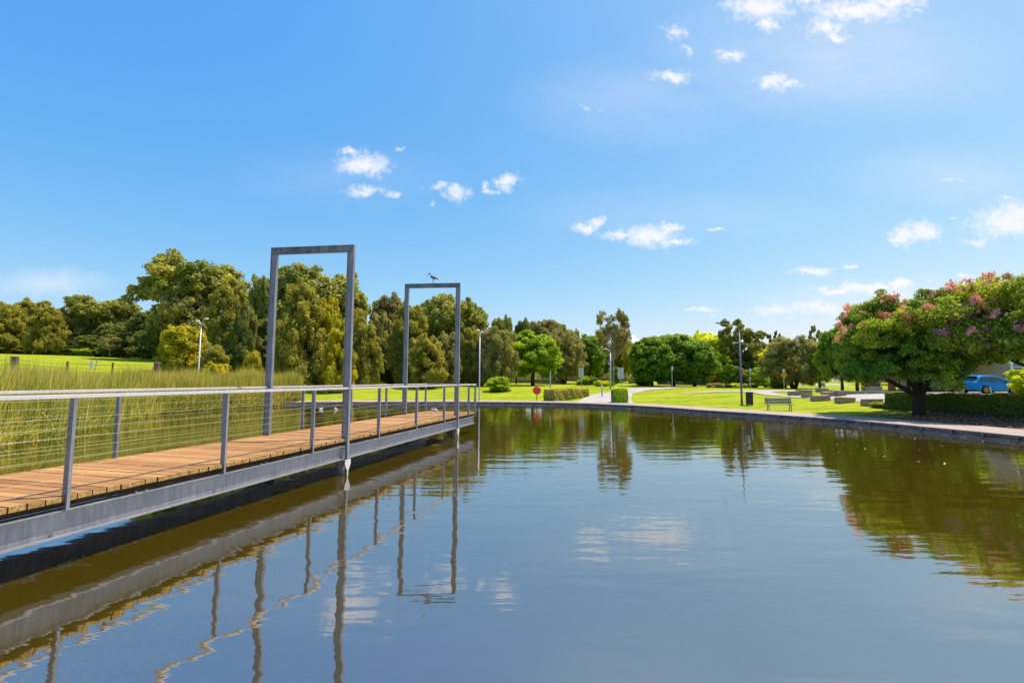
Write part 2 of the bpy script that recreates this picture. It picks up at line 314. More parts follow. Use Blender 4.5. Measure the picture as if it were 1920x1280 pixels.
# ------------------------------------------------------------------ mesh helpers
class MB:
    def __init__(s): s.v = []; s.f = []; s.mi = []; s.t = []; s.cur = 0; s.tint = .5
    def add(s, vs, fs):
        o = len(s.v); s.v += [tuple(v) for v in vs]; s.t += [s.tint]*len(vs)
        for f in fs: s.f.append([o+i for i in f]); s.mi.append(s.cur)
    def box(s, c, sz, rot=0, M4=None, taper=None):
        hx, hy, hz = sz[0]/2, sz[1]/2, sz[2]/2; vs = []
        for dz in (-1, 1):
            k = 1 if (taper is None or dz < 0) else taper
            for dx, dy in ((-1, -1), (1, -1), (1, 1), (-1, 1)): vs.append(Vector((dx*hx*k, dy*hy*k, dz*hz)))
        m = (Matrix.Rotation(rot, 4, 'Z') if M4 is None else M4)
        vs = [m @ v + Vector(c) for v in vs]
        s.add(vs, [(0, 3, 2, 1), (4, 5, 6, 7), (0, 1, 5, 4), (1, 2, 6, 5), (2, 3, 7, 6), (3, 0, 4, 7)])
    def sweep(s, pts, rad, n=8, cap=True, squash=1.0):
        pts = [Vector(p) for p in pts]; rings = []
        up = Vector((0, 0, 1)); pv = None
        for i, p in enumerate(pts):
            a = pts[max(i-1, 0)]; b_ = pts[min(i+1, len(pts)-1)]; d = (b_-a).normalized()
            if pv is None:
                ref = up if abs(d.dot(up)) < .9 else Vector((0, 1, 0)); x = d.cross(ref).normalized()
            else:
                x = (pv-d*pv.dot(d)).normalized()
            pv = x; y = d.cross(x)
            r = rad[i] if isinstance(rad, (list, tuple)) else rad
            rings.append([p+x*math.cos(2*math.pi*k/n)*r+y*math.sin(2*math.pi*k/n)*r*squash for k in range(n)])
        vs = [v for rg in rings for v in rg]; fs = []
        for i in range(len(pts)-1):
            for k in range(n):
                fs.append((i*n+k, i*n+(k+1) % n, (i+1)*n+(k+1) % n, (i+1)*n+k))
        if cap: fs.append(tuple(reversed(range(n)))); fs.append(tuple((len(pts)-1)*n+k for k in range(n)))
        s.add(vs, fs)
    def prism(s, poly, axis='y', h=.1, off=0):
        n = len(poly); vs = []
        for d in (off-h/2, off+h/2):
            for a, b_ in poly: vs.append((a, d, b_) if axis == 'y' else ((d, a, b_) if axis == 'x' else (a, b_, d)))
        fs = [tuple(range(n)), tuple(reversed(range(n, 2*n)))]+[(i, i+n, (i+1) % n+n, (i+1) % n) for i in range(n)]
        s.add(vs, fs)
    def disc(s, c, r, h, axis='y', n=24, r2=None):
        r2 = r if r2 is None else r2; vs = []
        for d, q in ((-h/2, r), (h/2, r2)):
            for k in range(n):
                a = 2*math.pi*k/n; p, qq = math.cos(a)*q, math.sin(a)*q
                o = (p, d, qq) if axis == 'y' else ((d, p, qq) if axis == 'x' else (p, qq, d))
                vs.append((c[0]+o[0], c[1]+o[1], c[2]+o[2]))
        s.add(vs, [tuple(range(n)), tuple(reversed(range(n, 2*n)))]+[(i, i+n, (i+1) % n+n, (i+1) % n) for i in range(n)])
    def build(s, name, mats, parent=None, loc=None, smooth=False, bevel=0):
        me = bpy.data.meshes.new(name); me.from_pydata(s.v, [], s.f); me.validate()
        for m_ in (mats if isinstance(mats, (list, tuple)) else [mats]): me.materials.append(m_)
        if len(me.polygons) == len(s.mi): me.polygons.foreach_set('material_index', s.mi)
        if smooth: me.polygons.foreach_set('use_smooth', [True]*len(me.polygons))
        at_ = me.attributes.new('tint', 'FLOAT', 'POINT'); at_.data.foreach_set('value', s.t)
        import bmesh
        bm = bmesh.new(); bm.from_mesh(me); bmesh.ops.recalc_face_normals(bm, faces=bm.faces); bm.to_mesh(me); bm.free()
        o = bpy.data.objects.new(name, me); C.objects.link(o)
        if parent: o.parent = parent
        if loc is not None: o.location = loc
        if bevel:
            bv = o.modifiers.new('bevel', 'BEVEL'); bv.width = bevel; bv.segments = 2; bv.limit_method = 'ANGLE'
        return o
def tag(o, label=None, cat=None, group=None, kind=None):
    if label: o['label'] = label
    if cat: o['category'] = cat
    if group: o['group'] = group
    if kind: o['kind'] = kind
    return o
def thing(name, label, cat, loc=(0, 0, 0), rz=0, group=None):
    o = bpy.data.objects.new(name, None); o.empty_display_size = .3; C.objects.link(o)
    o.location = loc; o.rotation_euler = (0, 0, rz); return tag(o, label, cat, group)
def dup(root, loc, rz=0, scale=None, label=None, mats=None):
    r = root.copy(); C.objects.link(r); r.location = loc; r.rotation_euler = (0, 0, rz)
    if scale is not None: r.scale = scale
    if label: r['label'] = label
    for ch in list(root.children):
        c = ch.copy(); C.objects.link(c); c.parent = r
        for g_ in list(ch.children):
            q = g_.copy(); C.objects.link(q); q.parent = c
    return r
def grid_mesh(name, X, Y, Z, mat, closed=False):
    n, m_ = X.shape; v = np.stack([X, Y, Z], -1).reshape(-1, 3); me = bpy.data.meshes.new(name)
    f = []
    for i in range(n-1):
        for j in range(m_ if closed else m_-1):
            j2 = (j+1) % m_; f.append((i*m_+j, (i+1)*m_+j, (i+1)*m_+j2, i*m_+j2))
    me.from_pydata(v.tolist(), [], f); me.materials.append(mat); me.polygons.foreach_set('use_smooth', [True]*len(f))
    if sum(p_.normal.z*p_.area for p_ in me.polygons) < 0: me.flip_normals()
    o = bpy.data.objects.new(name, me); C.objects.link(o); return o

# ------------------------------------------------------------------ setting
th = TH
ds = [-.02, 0, 1, 2, 3.2, 4, 5, 6.5, 8, 10, 12, 14, 17, 20, 24, 28, 33, 38, 44, 52, 60, 70, 82, 96, 115, 140, 180, 240, 340, 500, 800, 1400]
D = np.array(ds)[:, None]; rad = RR[None, :]+D
X = CX+rad*np.sin(th)[None, :]; Y = CY+rad*np.cos(th)[None, :]; Z = ground(X, Y)
Z[0] = -1.0
o = grid_mesh('lawn', X, Y, Z, M['lawn'], True); tag(o, kind='structure')
rr = np.array([0, 10, 20, 30, 45])[:, None]
o = grid_mesh('pond_bed', CX+rr*.8*np.sin(th[::20]), CY+rr*.8*np.cos(th[::20]), np.full((5, 36), -1.2), M['mulch'], True); tag(o, kind='structure')
rr = np.concatenate([np.linspace(0, 1.0, 12)])[:, None]
o = grid_mesh('water', CX+rr*(RR+.1)*np.sin(th), CY+rr*(RR+.1)*np.cos(th), np.zeros((12, 720)), M['water'], True); tag(o, kind='structure')
# kerb: stone edging stepped down to the water
prof = [(-.14, -.9), (-.14, .045), (-.02, .055), (-.02, .185), (-.07, .19), (-.07, .265), (.34, .265), (.34, .15)]
P = np.array(prof); nang = np.linspace(-math.pi, math.pi, 1441)[:-1]; Rn = Rsh(nang)
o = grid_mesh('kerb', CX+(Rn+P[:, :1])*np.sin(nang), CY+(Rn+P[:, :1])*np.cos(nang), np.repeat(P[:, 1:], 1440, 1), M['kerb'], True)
for p_ in o.data.polygons: p_.use_smooth = False
tag(o, kind='structure')
mb = MB(); s_acc = 0
for i_ in range(1440):
    a0 = nang[i_]; s_acc += float(Rn[i_])*(2*math.pi/1440)
    if s_acc > 1.15:
        s_acc = 0; r0 = float(Rn[i_])-.09; mb.box((CX+r0*math.sin(a0), CY+r0*math.cos(a0), .0), (.07, .13, .44), -a0)
o = mb.build('kerb_piles', M['pile']); tag(o, kind='structure')
P = np.array([.34, 1.2, 2.2, 3.25])[:, None]
o = grid_mesh('path', CX+(Rn+P)*np.sin(nang), CY+(Rn+P)*np.cos(nang), np.full((4, 1440), .258), M['path'], True); tag(o, kind='structure')
def ribbon(name, near, far, mat, lift=.03, nu=60, nv=6, world=False):
    A = np.array([tuple(T(*p)) if not world else p for p in near])[:, :2]; B = np.array([tuple(T(*p)) if not world else p for p in far])[:, :2]
    def rs(Q):
        L_ = np.r_[0, np.cumsum(np.hypot(*np.diff(Q, axis=0).T))]; s_ = np.linspace(0, L_[-1], nu)
        return np.stack([np.interp(s_, L_, Q[:, 0]), np.interp(s_, L_, Q[:, 1])], -1)
    A, B = rs(A), rs(B); k = np.linspace(0, 1, nv)[:, None, None]; Q = A*(1-k)+B*k
    Zr = ground(Q[..., 0], Q[..., 1])+lift
    o = grid_mesh(name, Q[..., 0], Q[..., 1], Zr, mat); return tag(o, kind='structure')
ribbon('branch_path', [(1072,755),(1100,743.5),(1125,737.3),(1150,735.3),(1165,730),(1200,727.6),(1255,726)], [(1190,757.5),(1183,748),(1186,738.5),(1205,734),(1225,731),(1262,728.6),(1315,727.5)], M['concrete'], .035)
ribbon('thin_path', [(1275,739),(1340,735.6),(1395,735.2),(1418,736.6)], [(1275,737.8),(1340,733.4),(1395,732.9),(1418,732.6)], M['concrete'], .035)
ribbon('fork_path', [(1412,736.4),(1430,740.5),(1480,744.8),(1525,748.5),(1562,749.5)], [(1412,733),(1446,735.6),(1462,740.3),(1500,743.6),(1562,746)], M['concrete'], .045)
ribbon('upper_path', [(1410,736.6),(1450,734.9),(1520,733.6),(1580,733.5)], [(1410,732.8),(1450,731.9),(1520,731.5),(1580,731.6)], M['concrete'], .04)
ribbon('plaza', [(1556,748),(1606,753),(1628,758),(1665,761),(1730,764)], [(1558,742),(1600,740),(1660,738.6),(1720,738),(1800,738)], M['concrete'], .04)
ribbon('road', [(1700,738),(1760,744),(1850,750),(1960,757),(2300,775)], [(1700,733),(1760,733),(1850,735),(1960,737),(2300,742)], M['asphalt'], .035)
ribbon('far_path', [(1500,722.5),(1560,723),(1600,722)], [(1500,720.5),(1560,720.3),(1600,720.5)], M['concrete'], .04)
# bark garden bed between the path and the long hedge
ga = np.linspace(math.atan2(22.4, 24.6-15+2.5), R(112), 50)
gb = np.array([3.27, 3.9, 4.8, 6, 7.6, 9.2])[:, None]
Zb = ground(CX+(Rsh(ga)+gb)*np.sin(ga), CY+(Rsh(ga)+gb)*np.cos(ga))+.045
o = grid_mesh('garden_bed', CX+(Rsh(ga)+gb)*np.sin(ga), CY+(Rsh(ga)+gb)*np.cos(ga), Zb, M['mulch']); tag(o, kind='structure')

# ------------------------------------------------------------------ footbridge
BA = R(14.0)
DV = Vector((math.sin(BA), math.cos(BA), 0)); NV = Vector((-DV.y, DV.x, 0))   # along, away from camera side
BR = thing('footbridge', 'timber decked steel footbridge with cable railings and two tall portal frames reaching over the pond', 'footbridge', (0, 0, 0))
def bp(t, c, z): return DV*t+NV*c+Vector((0, 0, z))
rotB = -BA   # local y along bridge
def bbox(mb, t0, t1, c0, c1, z0, z1):
    vs = [bp(t_, c_, z_) for z_ in (z0, z1) for t_, c_ in ((t0, c0), (t1, c0), (t1, c1), (t0, c1))]
    mb.add(vs, [(0, 3, 2, 1), (4, 5, 6, 7), (0, 1, 5, 4), (1, 2, 6, 5), (2, 3, 7, 6), (3, 0, 4, 7)])
ZD, ZR = .84, 2.04; C0, C1 = 6.55, 8.82; TE = 19.82; TS = -9.0
rnd = random.Random(3)
mb = MB(); k = 0; tt = TS
while tt < TE-.01:
    wd = .155; mb.tint = rnd.random()*.9+rnd.choice((0, .1))
    z1 = ZD+rnd.uniform(-.003, .003); e0 = rnd.uniform(-.012, .012); e1 = rnd.uniform(-.012, .012)
    sk = rnd.uniform(-.002, .002)
    vs = []
    for z_ in (ZD-.062, z1):
        for t_, c_ in ((tt, C0+e0), (tt+wd, C0+e0+sk), (tt+wd, C1+e1), (tt, C1+e1)): vs.append(bp(t_, c_, z_))
    mb.cur = 0; mb.add(vs, [(4, 5, 6, 7)])
    mb.cur = 2; mb.add(vs, [(0, 3, 2, 1), (1, 2, 6, 5), (3, 0, 4, 7)])  # board sides and undersides take dark joist timber, painting shade into the seams
    mb.cur = 1; mb.add(vs, [(0, 1, 5, 4), (2, 3, 7, 6)])
    tt += .169
dk = mb.build('deck', [M['deck'], M['endgrain'], M['joist']], BR); 
# object coords for grain: rotate mesh into a local frame along the boards
inv = Matrix.Rotation(BA, 4, 'Z'); dk.data.transform(inv); dk.matrix_local = inv.inverted()
mb = MB()
for c_ in (C0+.22, (C0+C1)/2, C1-.22): bbox(mb, TS, TE-.06, c_-.05, c_+.05, .682, ZD-.066)
mb.build('joist', M['joist'], BR)
for side, ce in ((-1, C0+.03), (1, C1-.03)):
    s_ = -side     # inward direction sign in c
    mb = MB()
    o0, o1 = sorted((ce-.03*s_, ce+.15*s_)); bbox(mb, TS, TE-.02, o0, o1, .661, .677)
    bbox(mb, TS, TE-.02, o0, o1, .362, .38)
    w0 = ce+.062*s_; bbox(mb, TS, TE-.02, w0-.006, w0+.006, .38, .661)
    # stiffener plates and bolts on the web
    tt = TS+.6
    while tt < TE:
        q0, q1 = sorted((ce-.02*s_, w0-.006*s_))
        for zz in (.66,):
            bbox(mb, tt, tt+.03, ce-.02*s_-.012, ce-.02*s_+.012, .677, .70)
            bbox(mb, tt+.14, tt+.17, ce-.02*s_-.012, ce-.02*s_+.012, .677, .70)
        tt += 2.27
    mb.build('beam', M['steel'], BR, bevel=.003)
mb = MB(); bbox(mb, TE-.018, TE, C0+.06, C1-.06, .37, .675); mb.build('end_beam', M['steel'], BR)
def post(t_, side):
    ce = C0 if side < 0 else C1; s_ = -side; mb = MB()
    o = ce-.035*s_
    # tapered plate: deeper at the foot than under the rail; notched over the deck edge
    def q(t0, t1, a0, a1, b0, b1, z0, z1):
        vs = [bp(tq, c_, z0) for tq, c_ in ((t0, a0), (t1, a0), (t1, a1), (t0, a1))]+[bp(tq, c_, z1) for tq, c_ in ((t0, b0), (t1, b0), (t1, b1), (t0, b1))]
        mb.add(vs, [(0, 3, 2, 1), (4, 5, 6, 7), (0, 1, 5, 4), (1, 2, 6, 5), (2, 3, 7, 6), (3, 0, 4, 7)])
    q(t_-.018, t_+.018, o, o+.085*s_, o, o+.075*s_, ZD+.004, ZR-.045)
    q(t_-.018, t_+.018, o, o+.030*s_, o, o+.030*s_, .677, ZD+.004)
    hb = mb; mb.cur = 1
    for i in range(9):
        zz = ZR-.165-.118*i
        c_ = o+.045*s_
        for f_ in (-.0195, .0195): hb.box(bp(t_+f_, c_, zz), (.011, .004, .011), rotB)
    mb.build('post', [M['steel'], M['black']], BR)
for t_ in (-7.0, -4.72, -2.44, -.15, 2.12, 4.39, 6.66, 8.93, 11.67, 13.97, 16.26, 18.94, 19.79): post(t_, -1)
for t_ in (-7.0, -4.72, -2.44, -.15, 2.12, 4.39, 6.62, 8.90, 11.55, 13.9, 16.2, 18.85, 19.7): post(t_, 1)
FR = [10.2, 17.62]
for side, ce in ((-1, C0+.0), (1, C1)):
    cc = ce+(.005 if side < 0 else -.005)
    for a, b_ in ((TS, FR[0]-.045), (FR[0]+.045, FR[1]-.045), (FR[1]+.045, TE)):
        mb = MB(); bbox(mb, a, b_, cc-.045, cc+.045, ZR-.045, ZR); mb.build('handrail', M['rail'], BR, bevel=.004)
mb = MB(); bbox(mb, TE-.07, TE, C0+.045, C1-.045, ZR-.045, ZR); mb.build('handrail', M['rail'], BR, bevel=.004)
for side, ce in ((-1, C0+.01), (1, C1-.01)):
    for i in range(9):
        zz = ZR-.165-.118*i; mb = MB(); pts = []
        for j in range(61):
            t_ = TS+(TE-TS)*j/60; pts.append(bp(t_, ce, zz+.003*math.sin(t_*2.77+i)))
        mb.sweep(pts, .0022, 5); mb.build('cable', M['cable'], BR)
for i in range(9):
    mb = MB(); zz = ZR-.165-.118*i; mb.sweep([bp(TE-.03, C0+.01, zz), bp(TE-.03, C1-.01, zz)], .0022, 5); mb.build('cable', M['cable'], BR)
# portal frames: their own height each
def zat(px, py, t_, c_):
    p = DV*t_+NV*c_; r = ray(px, py); return EYE+r.z/r.y*p.y
for fi, (t_, tops) in enumerate(((10.2, ((671, 459.3), (511, 465.3))), (17.62, ((864.5, 530.6), (761, 532.6))))):
    F = bpy.data.objects.new('portal_frame', None); C.objects.link(F); F.parent = BR
    F['label'] = ('tall grey steel portal frame in the middle of the bridge', 'grey steel portal frame near the far end with a bird on top')[fi]
    zt = [zat(*tops[0], t_, C0-.05), zat(*tops[1], t_, C1+.05)]
    W = .175
    for k, (ce, side) in enumerate(((C0, -1), (C1, 1))):
        s_ = -side; o = ce-.05*s_; a, b_ = sorted((o, o+W*s_)); mb = MB()
        # I-section post: two flanges joined by a web
        f0, f1 = sorted((o, o+.014*s_)); g0, g1 = sorted((o+(W-.014)*s_, o+W*s_))
        bbox(mb, t_-.042, t_+.042, f0, f1, .36, zt[k]); 
        bbox(mb, t_-.042, t_+.042, g0, g1, ZD+.004, zt[k]-W)
        w0, w1 = sorted((o+.014*s_, o+(W-.014)*s_)); bbox(mb, t_-.026, t_+.026, w0, w1, ZD+.004, zt[k]-.01)
        w0, w1 = sorted((o+.014*s_, o+(.07)*s_)); bbox(mb, t_-.03, t_+.03, w0, w1, .38, ZD+.004)
        mb.build('post', M['steel'], F, bevel=.003)
    mb = MB()
    a0, a1 = C0-.05+.015, C1+.05-.015
    for (h0, h1, dt) in ((0, .012, .044), (.012, W-.012, .030), (W-.012, W, .044)):
        vs = [bp(t_+q_, c_, z_) for (z0s) in ((h1, ), (h0, )) for q_, c_, z_ in ((-dt, a0, zt[0]-z0s[0]+.002), (dt, a0, zt[0]-z0s[0]+.002), (dt, a1, zt[1]-z0s[0]+.002), (-dt, a1, zt[1]-z0s[0]+.002))]
        mb.add(vs, [(0, 3, 2, 1), (4, 5, 6, 7), (0, 1, 5, 4), (1, 2, 6, 5), (2, 3, 7, 6), (3, 0, 4, 7)])
    mb.build('crossbar', M['stained'], F, bevel=.003)
    FZ = zt
# piles with funnel brackets and fin plates
def pile(t_, side, fin=True):
    ce = C0 if side < 0 else C1; s_ = -side; mb = MB()
    mb.sweep([bp(t_, ce+.16*s_, -1.15), bp(t_, ce+.16*s_, .36)], .105, 14); 
    p = mb.build('pile', M['pile'], BR, smooth=False)
    mb = MB(); o = ce-.05*s_
    a, b_ = sorted((o, o+.014*s_))
    poly = [(-.115, .355), (.115, .355), (.115, .25), (.04, .12), (.022, .10), (.022, -.3), (-.022, -.3), (-.022, .10), (-.04, .12), (-.115, .25)]
    vs = [bp(t_+x, a, z) for x, z in poly]+[bp(t_+x, b_, z) for x, z in poly]; n = len(poly)
    mb.add(vs, [tuple(range(n)), tuple(reversed(range(n, 2*n)))]+[(i, i+n, (i+1) % n+n, (i+1) % n) for i in range(n)])
    bbox(mb, t_-.1, t_+.1, ce+.0*s_ if s_ > 0 else ce-.2, ce+.2 if s_ > 0 else ce, .34, .358)
    q = mb.build('bracket', M['rail'], p)
for t_ in (-5.0, 2.8, 10.2, 17.62):
    for sd_ in (-1, 1): pile(t_, sd_)

# ------------------------------------------------------------------ birds
def bird(name, label, cat, loc, rz, scale=1., mats=None, swim=False):
    mb = MB()
    if not swim:
        pts = [(-.20, 0, .185), (-.155, 0, .20), (-.10, 0, .215), (-.04, 0, .235), (.02, 0, .262), (.065, 0, .29), (.085, 0, .325), (.095, 0, .365), (.115, 0, .40), (.138, 0, .405), (.155, 0, .397), (.19, 0, .365), (.235, 0, .31), (.262, 0, .272)]
        rd = [.006, .032, .058, .068, .060, .038, .020, .017, .024, .026, .018, .009, .006, .002]
        mb.sweep(pts, rd, 10)
        for s_ in (-.018, .018):
            mb.sweep([(-.03, s_, .20), (-.035, s_, .14), (-.02, s_, .09), (-.025, s_, .0)], [.018, .010, .006, .006], 6)
            mb.sweep([(-.03, s_, .004), (.03, s_, .004)], [.006, .003], 5)
        mb.sweep([(-.16, 0, .195), (-.215, 0, .165), (-.225, 0, .12)], [.03, .022, .004], 8)
    else:
        pts = [(-.17, 0, .09), (-.12, 0, .07), (-.05, 0, .055), (.04, 0, .06), (.09, 0, .09), (.11, 0, .14), (.12, 0, .18), (.14, 0, .20), (.165, 0, .198), (.19, 0, .188)]
        mb.sweep(pts, [.008, .045, .075, .07, .045, .025, .022, .028, .018, .004], 10)
    for v in range(len(mb.v)): mb.v[v] = tuple(q*scale for q in mb.v[v])
    o = mb.build(name, M['greyfeather'] if mats is None else mats, None, loc, True); o.rotation_euler = (0, 0, rz)
    return tag(o, label, cat)
bx = atY(812, 530, (DV*17.62+NV*8.0).y); kf = 0.0
tc_ = (8.82+.05-( (DV*17.62).x*0 )); cb = None
for c_ in np.linspace(C0, C1, 200):     # the spot on the crossbar seen at this bearing
    p = bp(17.62, c_, 0)
    r = ray(811.5, 530)
    if abs(p.x/p.y-r.x/r.y) < .0006: cb = c_
cb = cb or 7.6
zb = FZ[0]+(FZ[1]-FZ[0])*(cb-C0)/(C1-C0)
bird('wading_bird', 'long billed wading bird standing on the crossbar of the far portal frame', 'bird', bp(17.62, cb, zb+.002), R(180)-0.2, 1.02)
for px, py, lb, rz in ((602, 768, 'white water bird floating left of its companion behind the railing', .3), (630, 768.5, 'white water bird floating nearer the tall portal post', 2.8)):
    r = ray(px, py); t_ = -EYE/r.z
    tag(bird('water_bird', lb, 'bird', r*t_+Vector((0, 0, EYE)), rz, .9, M['feather'], True), group='water birds on the pond')
mb = MB(); mb.sweep([(-.17, 0, .015), (-.12, 0, .05), (-.04, 0, .075), (.04, 0, .065), (.11, 0, .04), (.17, 0, .012)], [.008, .05, .072, .068, .05, .01], 12, squash=.9)
o = mb.build('bundle', M['feather'], None, bp(19.55, 8.35, ZD+.01), True); tag(o, 'small white rounded bundle lying at the far end of the deck', 'bundle')
# ------------------------------------------------------------------ reeds (stuff)
def reeds():
    rg = np.random.default_rng(5)
    front = np.array([(-13.6, -4), (-13.9, 4), (-15.0, 10), (-15.9, 14.6), (-18.3, 20.8), (-21.6, 29.6), (-20.8, 33), (-19.5, 37), (-18.4, 41.5)]); back = np.array([(-28, -4), (-28.5, 4), (-29, 11), (-28.5, 17), (-28.5, 24), (-28, 31), (-26.5, 37), (-23.5, 42), (-19.5, 44.3)])
    n = 170000
    s_ = rg.random(n)**.8*8; i = np.minimum(s_.astype(int), 7); fr = s_-i
    A = front[i]*(1-fr[:, None])+front[i+1]*fr[:, None]; B = back[i]*(1-fr[:, None])+back[i+1]*fr[:, None]
    q = rg.random(n)**1.35; P0 = A*(1-q[:, None])+B*q[:, None]+rg.normal(0, .12, (n, 2))
    gz = np.where(np.hypot(P0[:, 0]-CX, P0[:, 1]-CY)-Rsh(np.arctan2(P0[:, 0]-CX, P0[:, 1]-CY)) > 0, .3, -.1)
    patch = .5+.5*np.sin(P0[:, 0]*.9+1.3*np.sin(P0[:, 1]*.45))*np.sin(P0[:, 1]*.7+.8)
    h = 2.10+.35*patch+.42*S((np.sin(P0[:, 0]*1.3+.5)*np.sin(P0[:, 1]*1.05+2)-.45)*4)+rg.normal(0, .30, n)+.25*S((22-P0[:, 1])/12); h[rg.random(n) < .02] += .35
    edge = q < .10; h = np.where(edge, h*rg.uniform(.35, .95, n), h)
    h = np.where(gz > 0, h-.25, h)
    lean = rg.normal(0, .10, (n, 2)); nearw = np.exp(-q*14)[:, None]
    lean += (A-B)/np.linalg.norm(A-B, axis=1)[:, None]*nearw*rg.random((n, 1))*.3
    short = (q < .22) & (rg.random(n) < .55); h[short] *= rg.uniform(.2, .5, short.sum()); lean[short] += rg.normal(0, .55, (short.sum(), 2)); fallen = rg.random(n) < .05+.08*np.exp(-q*5); lean[fallen] += rg.normal(0, .6, (fallen.sum(), 2)); h[fallen] *= .75
    wd = rg.uniform(.007, .016, n)
    ang = rg.uniform(0, math.pi, n); wx = np.stack([np.cos(ang), np.sin(ang)], -1)
    tint = np.clip(.43+.30*patch*rg.random(n)+rg.normal(0, .18, n)+.28*(rg.random(n) < .2)+fallen*.1-.28*(rg.random(n) < .25)+short*.05, 0, 1)
    V = np.zeros((n, 7, 3)); F = []
    for k_, u in enumerate((0, .4, .75)):
        c_ = P0+lean*(u**1.9)[..., None]*h[:, None] if False else P0+lean*(u**1.9)*h[:, None]
        z = gz+h*u*(1-.12*np.linalg.norm(lean, axis=1)*u)
        w_ = wd*(1, .95, .6)[k_]
        V[:, 2*k_, :2] = c_-wx*w_[:, None]; V[:, 2*k_+1, :2] = c_+wx*w_[:, None]; V[:, 2*k_, 2] = z; V[:, 2*k_+1, 2] = z
    V[:, 6, :2] = P0+lean*h[:, None]; V[:, 6, 2] = gz+h*(1-.18*np.linalg.norm(lean, axis=1))
    V[:, 6, 2] = np.maximum(V[:, 6, 2], .05)
    b0 = np.arange(n)*7
    quads = np.concatenate([np.stack([b0, b0+1, b0+3, b0+2], -1), np.stack([b0+2, b0+3, b0+5, b0+4], -1)])
    tris = np.stack([b0+4, b0+5, b0+6], -1)
    me = bpy.data.meshes.new('reeds'); me.vertices.add(n*7); me.vertices.foreach_set('co', V.ravel())
    nl = quads.size+tris.size; me.loops.add(nl); me.loops.foreach_set('vertex_index', np.concatenate([quads.ravel(), tris.ravel()]))
    npo = len(quads)+len(tris); me.polygons.add(npo)
    me.polygons.foreach_set('loop_start', np.concatenate([np.arange(len(quads))*4, quads.size+np.arange(len(tris))*3]))
    me.update(calc_edges=True); a_ = me.attributes.new('tint', 'FLOAT', 'POINT'); a_.data.foreach_set('value', np.clip(np.repeat(tint, 7)+np.tile([-.12, -.12, 0, 0, .1, .1, .32], n), 0, 1))
    me.materials.append(FOL['reed']); o = bpy.data.objects.new('reeds', me); C.objects.link(o)
    tag(o, 'dense tall green and straw reeds along the left bank of the pond', 'reeds', kind='stuff')
reeds()

# ------------------------------------------------------------------ foliage
def leaf_mesh(name, clumps, n, size, seed, aspect=1.6, shell=.55, nrm=1.0, droop=0.0, inner=.12, sub=0):
    """clumps: rows cx cy cz rx ry rz tint. n diamond leaves spread through them."""
    rg = np.random.default_rng(seed); K = np.array(clumps, float)
    if sub:
        parts = [K*np.array([1, 1, 1, .85, .85, .85, 1])]
        for j in range(sub):
            u = rg.normal(size=(len(K), 3)); u[:, 2] += .25; u /= np.linalg.norm(u, axis=1)[:, None]; q = K.copy()
            q[:, :3] += u*K[:, 3:6]*rg.uniform(.6, 1.05, (len(K), 1)); q[:, 3:6] *= rg.uniform(.28, .55, (len(K), 1)); q[:, 6] += rg.normal(0, .08, len(K)); parts.append(q)
        K = np.concatenate(parts)
    wgt = (K[:, 3]*K[:, 4]+K[:, 3]*K[:, 5]+K[:, 4]*K[:, 5]); wgt /= wgt.sum()
    ci = rg.choice(len(K), n, p=wgt); u = rg.normal(size=(n, 3)); u /= np.linalg.norm(u, axis=1)[:, None]
    r = shell+(1-shell)*rg.random(n)**.6; inn = rg.random(n) < inner; r[inn] *= rg.random(inn.sum())
    r *= 1+.16*np.sin(u[:, 0]*5+ci)*np.sin(u[:, 1]*5+ci*2)+rg.normal(0, .07, n)
    c = K[ci, :3]+u*r[:, None]*K[ci, 3:6]
    nn = u*nrm+rg.normal(0, .55, (n, 3))+np.array([0, 0, .35]); nn /= np.linalg.norm(nn, axis=1)[:, None]
    a = rg.normal(size=(n, 3)); a[:, 2] = a[:, 2]*(1-droop)-droop*2.2
    a -= nn*(a*nn).sum(1)[:, None]; a /= np.linalg.norm(a, axis=1)[:, None]+1e-9; b_ = np.cross(nn, a)
    s_ = size*rg.uniform(.6, 1.35, n)[:, None]; al = s_*math.sqrt(aspect); bl = s_/math.sqrt(aspect)
    V = np.stack([c-a*al, c-b_*bl, c+a*al, c+b_*bl], 1)
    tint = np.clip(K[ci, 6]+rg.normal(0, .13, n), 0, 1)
    me = bpy.data.meshes.new(name); me.vertices.add(4*n); me.vertices.foreach_set('co', V.ravel()); me.loops.add(4*n)
    me.loops.foreach_set('vertex_index', np.arange(4*n)); me.polygons.add(n); me.polygons.foreach_set('loop_start', np.arange(n)*4)
    me.update(calc_edges=True); at_ = me.attributes.new('tint', 'FLOAT', 'POINT'); at_.data.foreach_set('value', np.repeat(tint, 4))
    return me
def limb(mb, a, b_, r0, r1, rg, n=6, wob=.12, segs=5, sag=.0):
    a = Vector(a); b_ = Vector(b_); L_ = (b_-a).length; pts = []; rd = []
    o1 = Vector(rg.normal(size=3))*wob*L_*.5
    for i in range(segs+1):
        f = i/segs; p = a.lerp(b_, f)+o1*math.sin(f*math.pi)*.6+Vector((0, 0, sag*L_*math.sin(f*math.pi))); pts.append(p); rd.append(r0*(1-f)+r1*f)
    mb.sweep(pts, rd, n, cap=False)
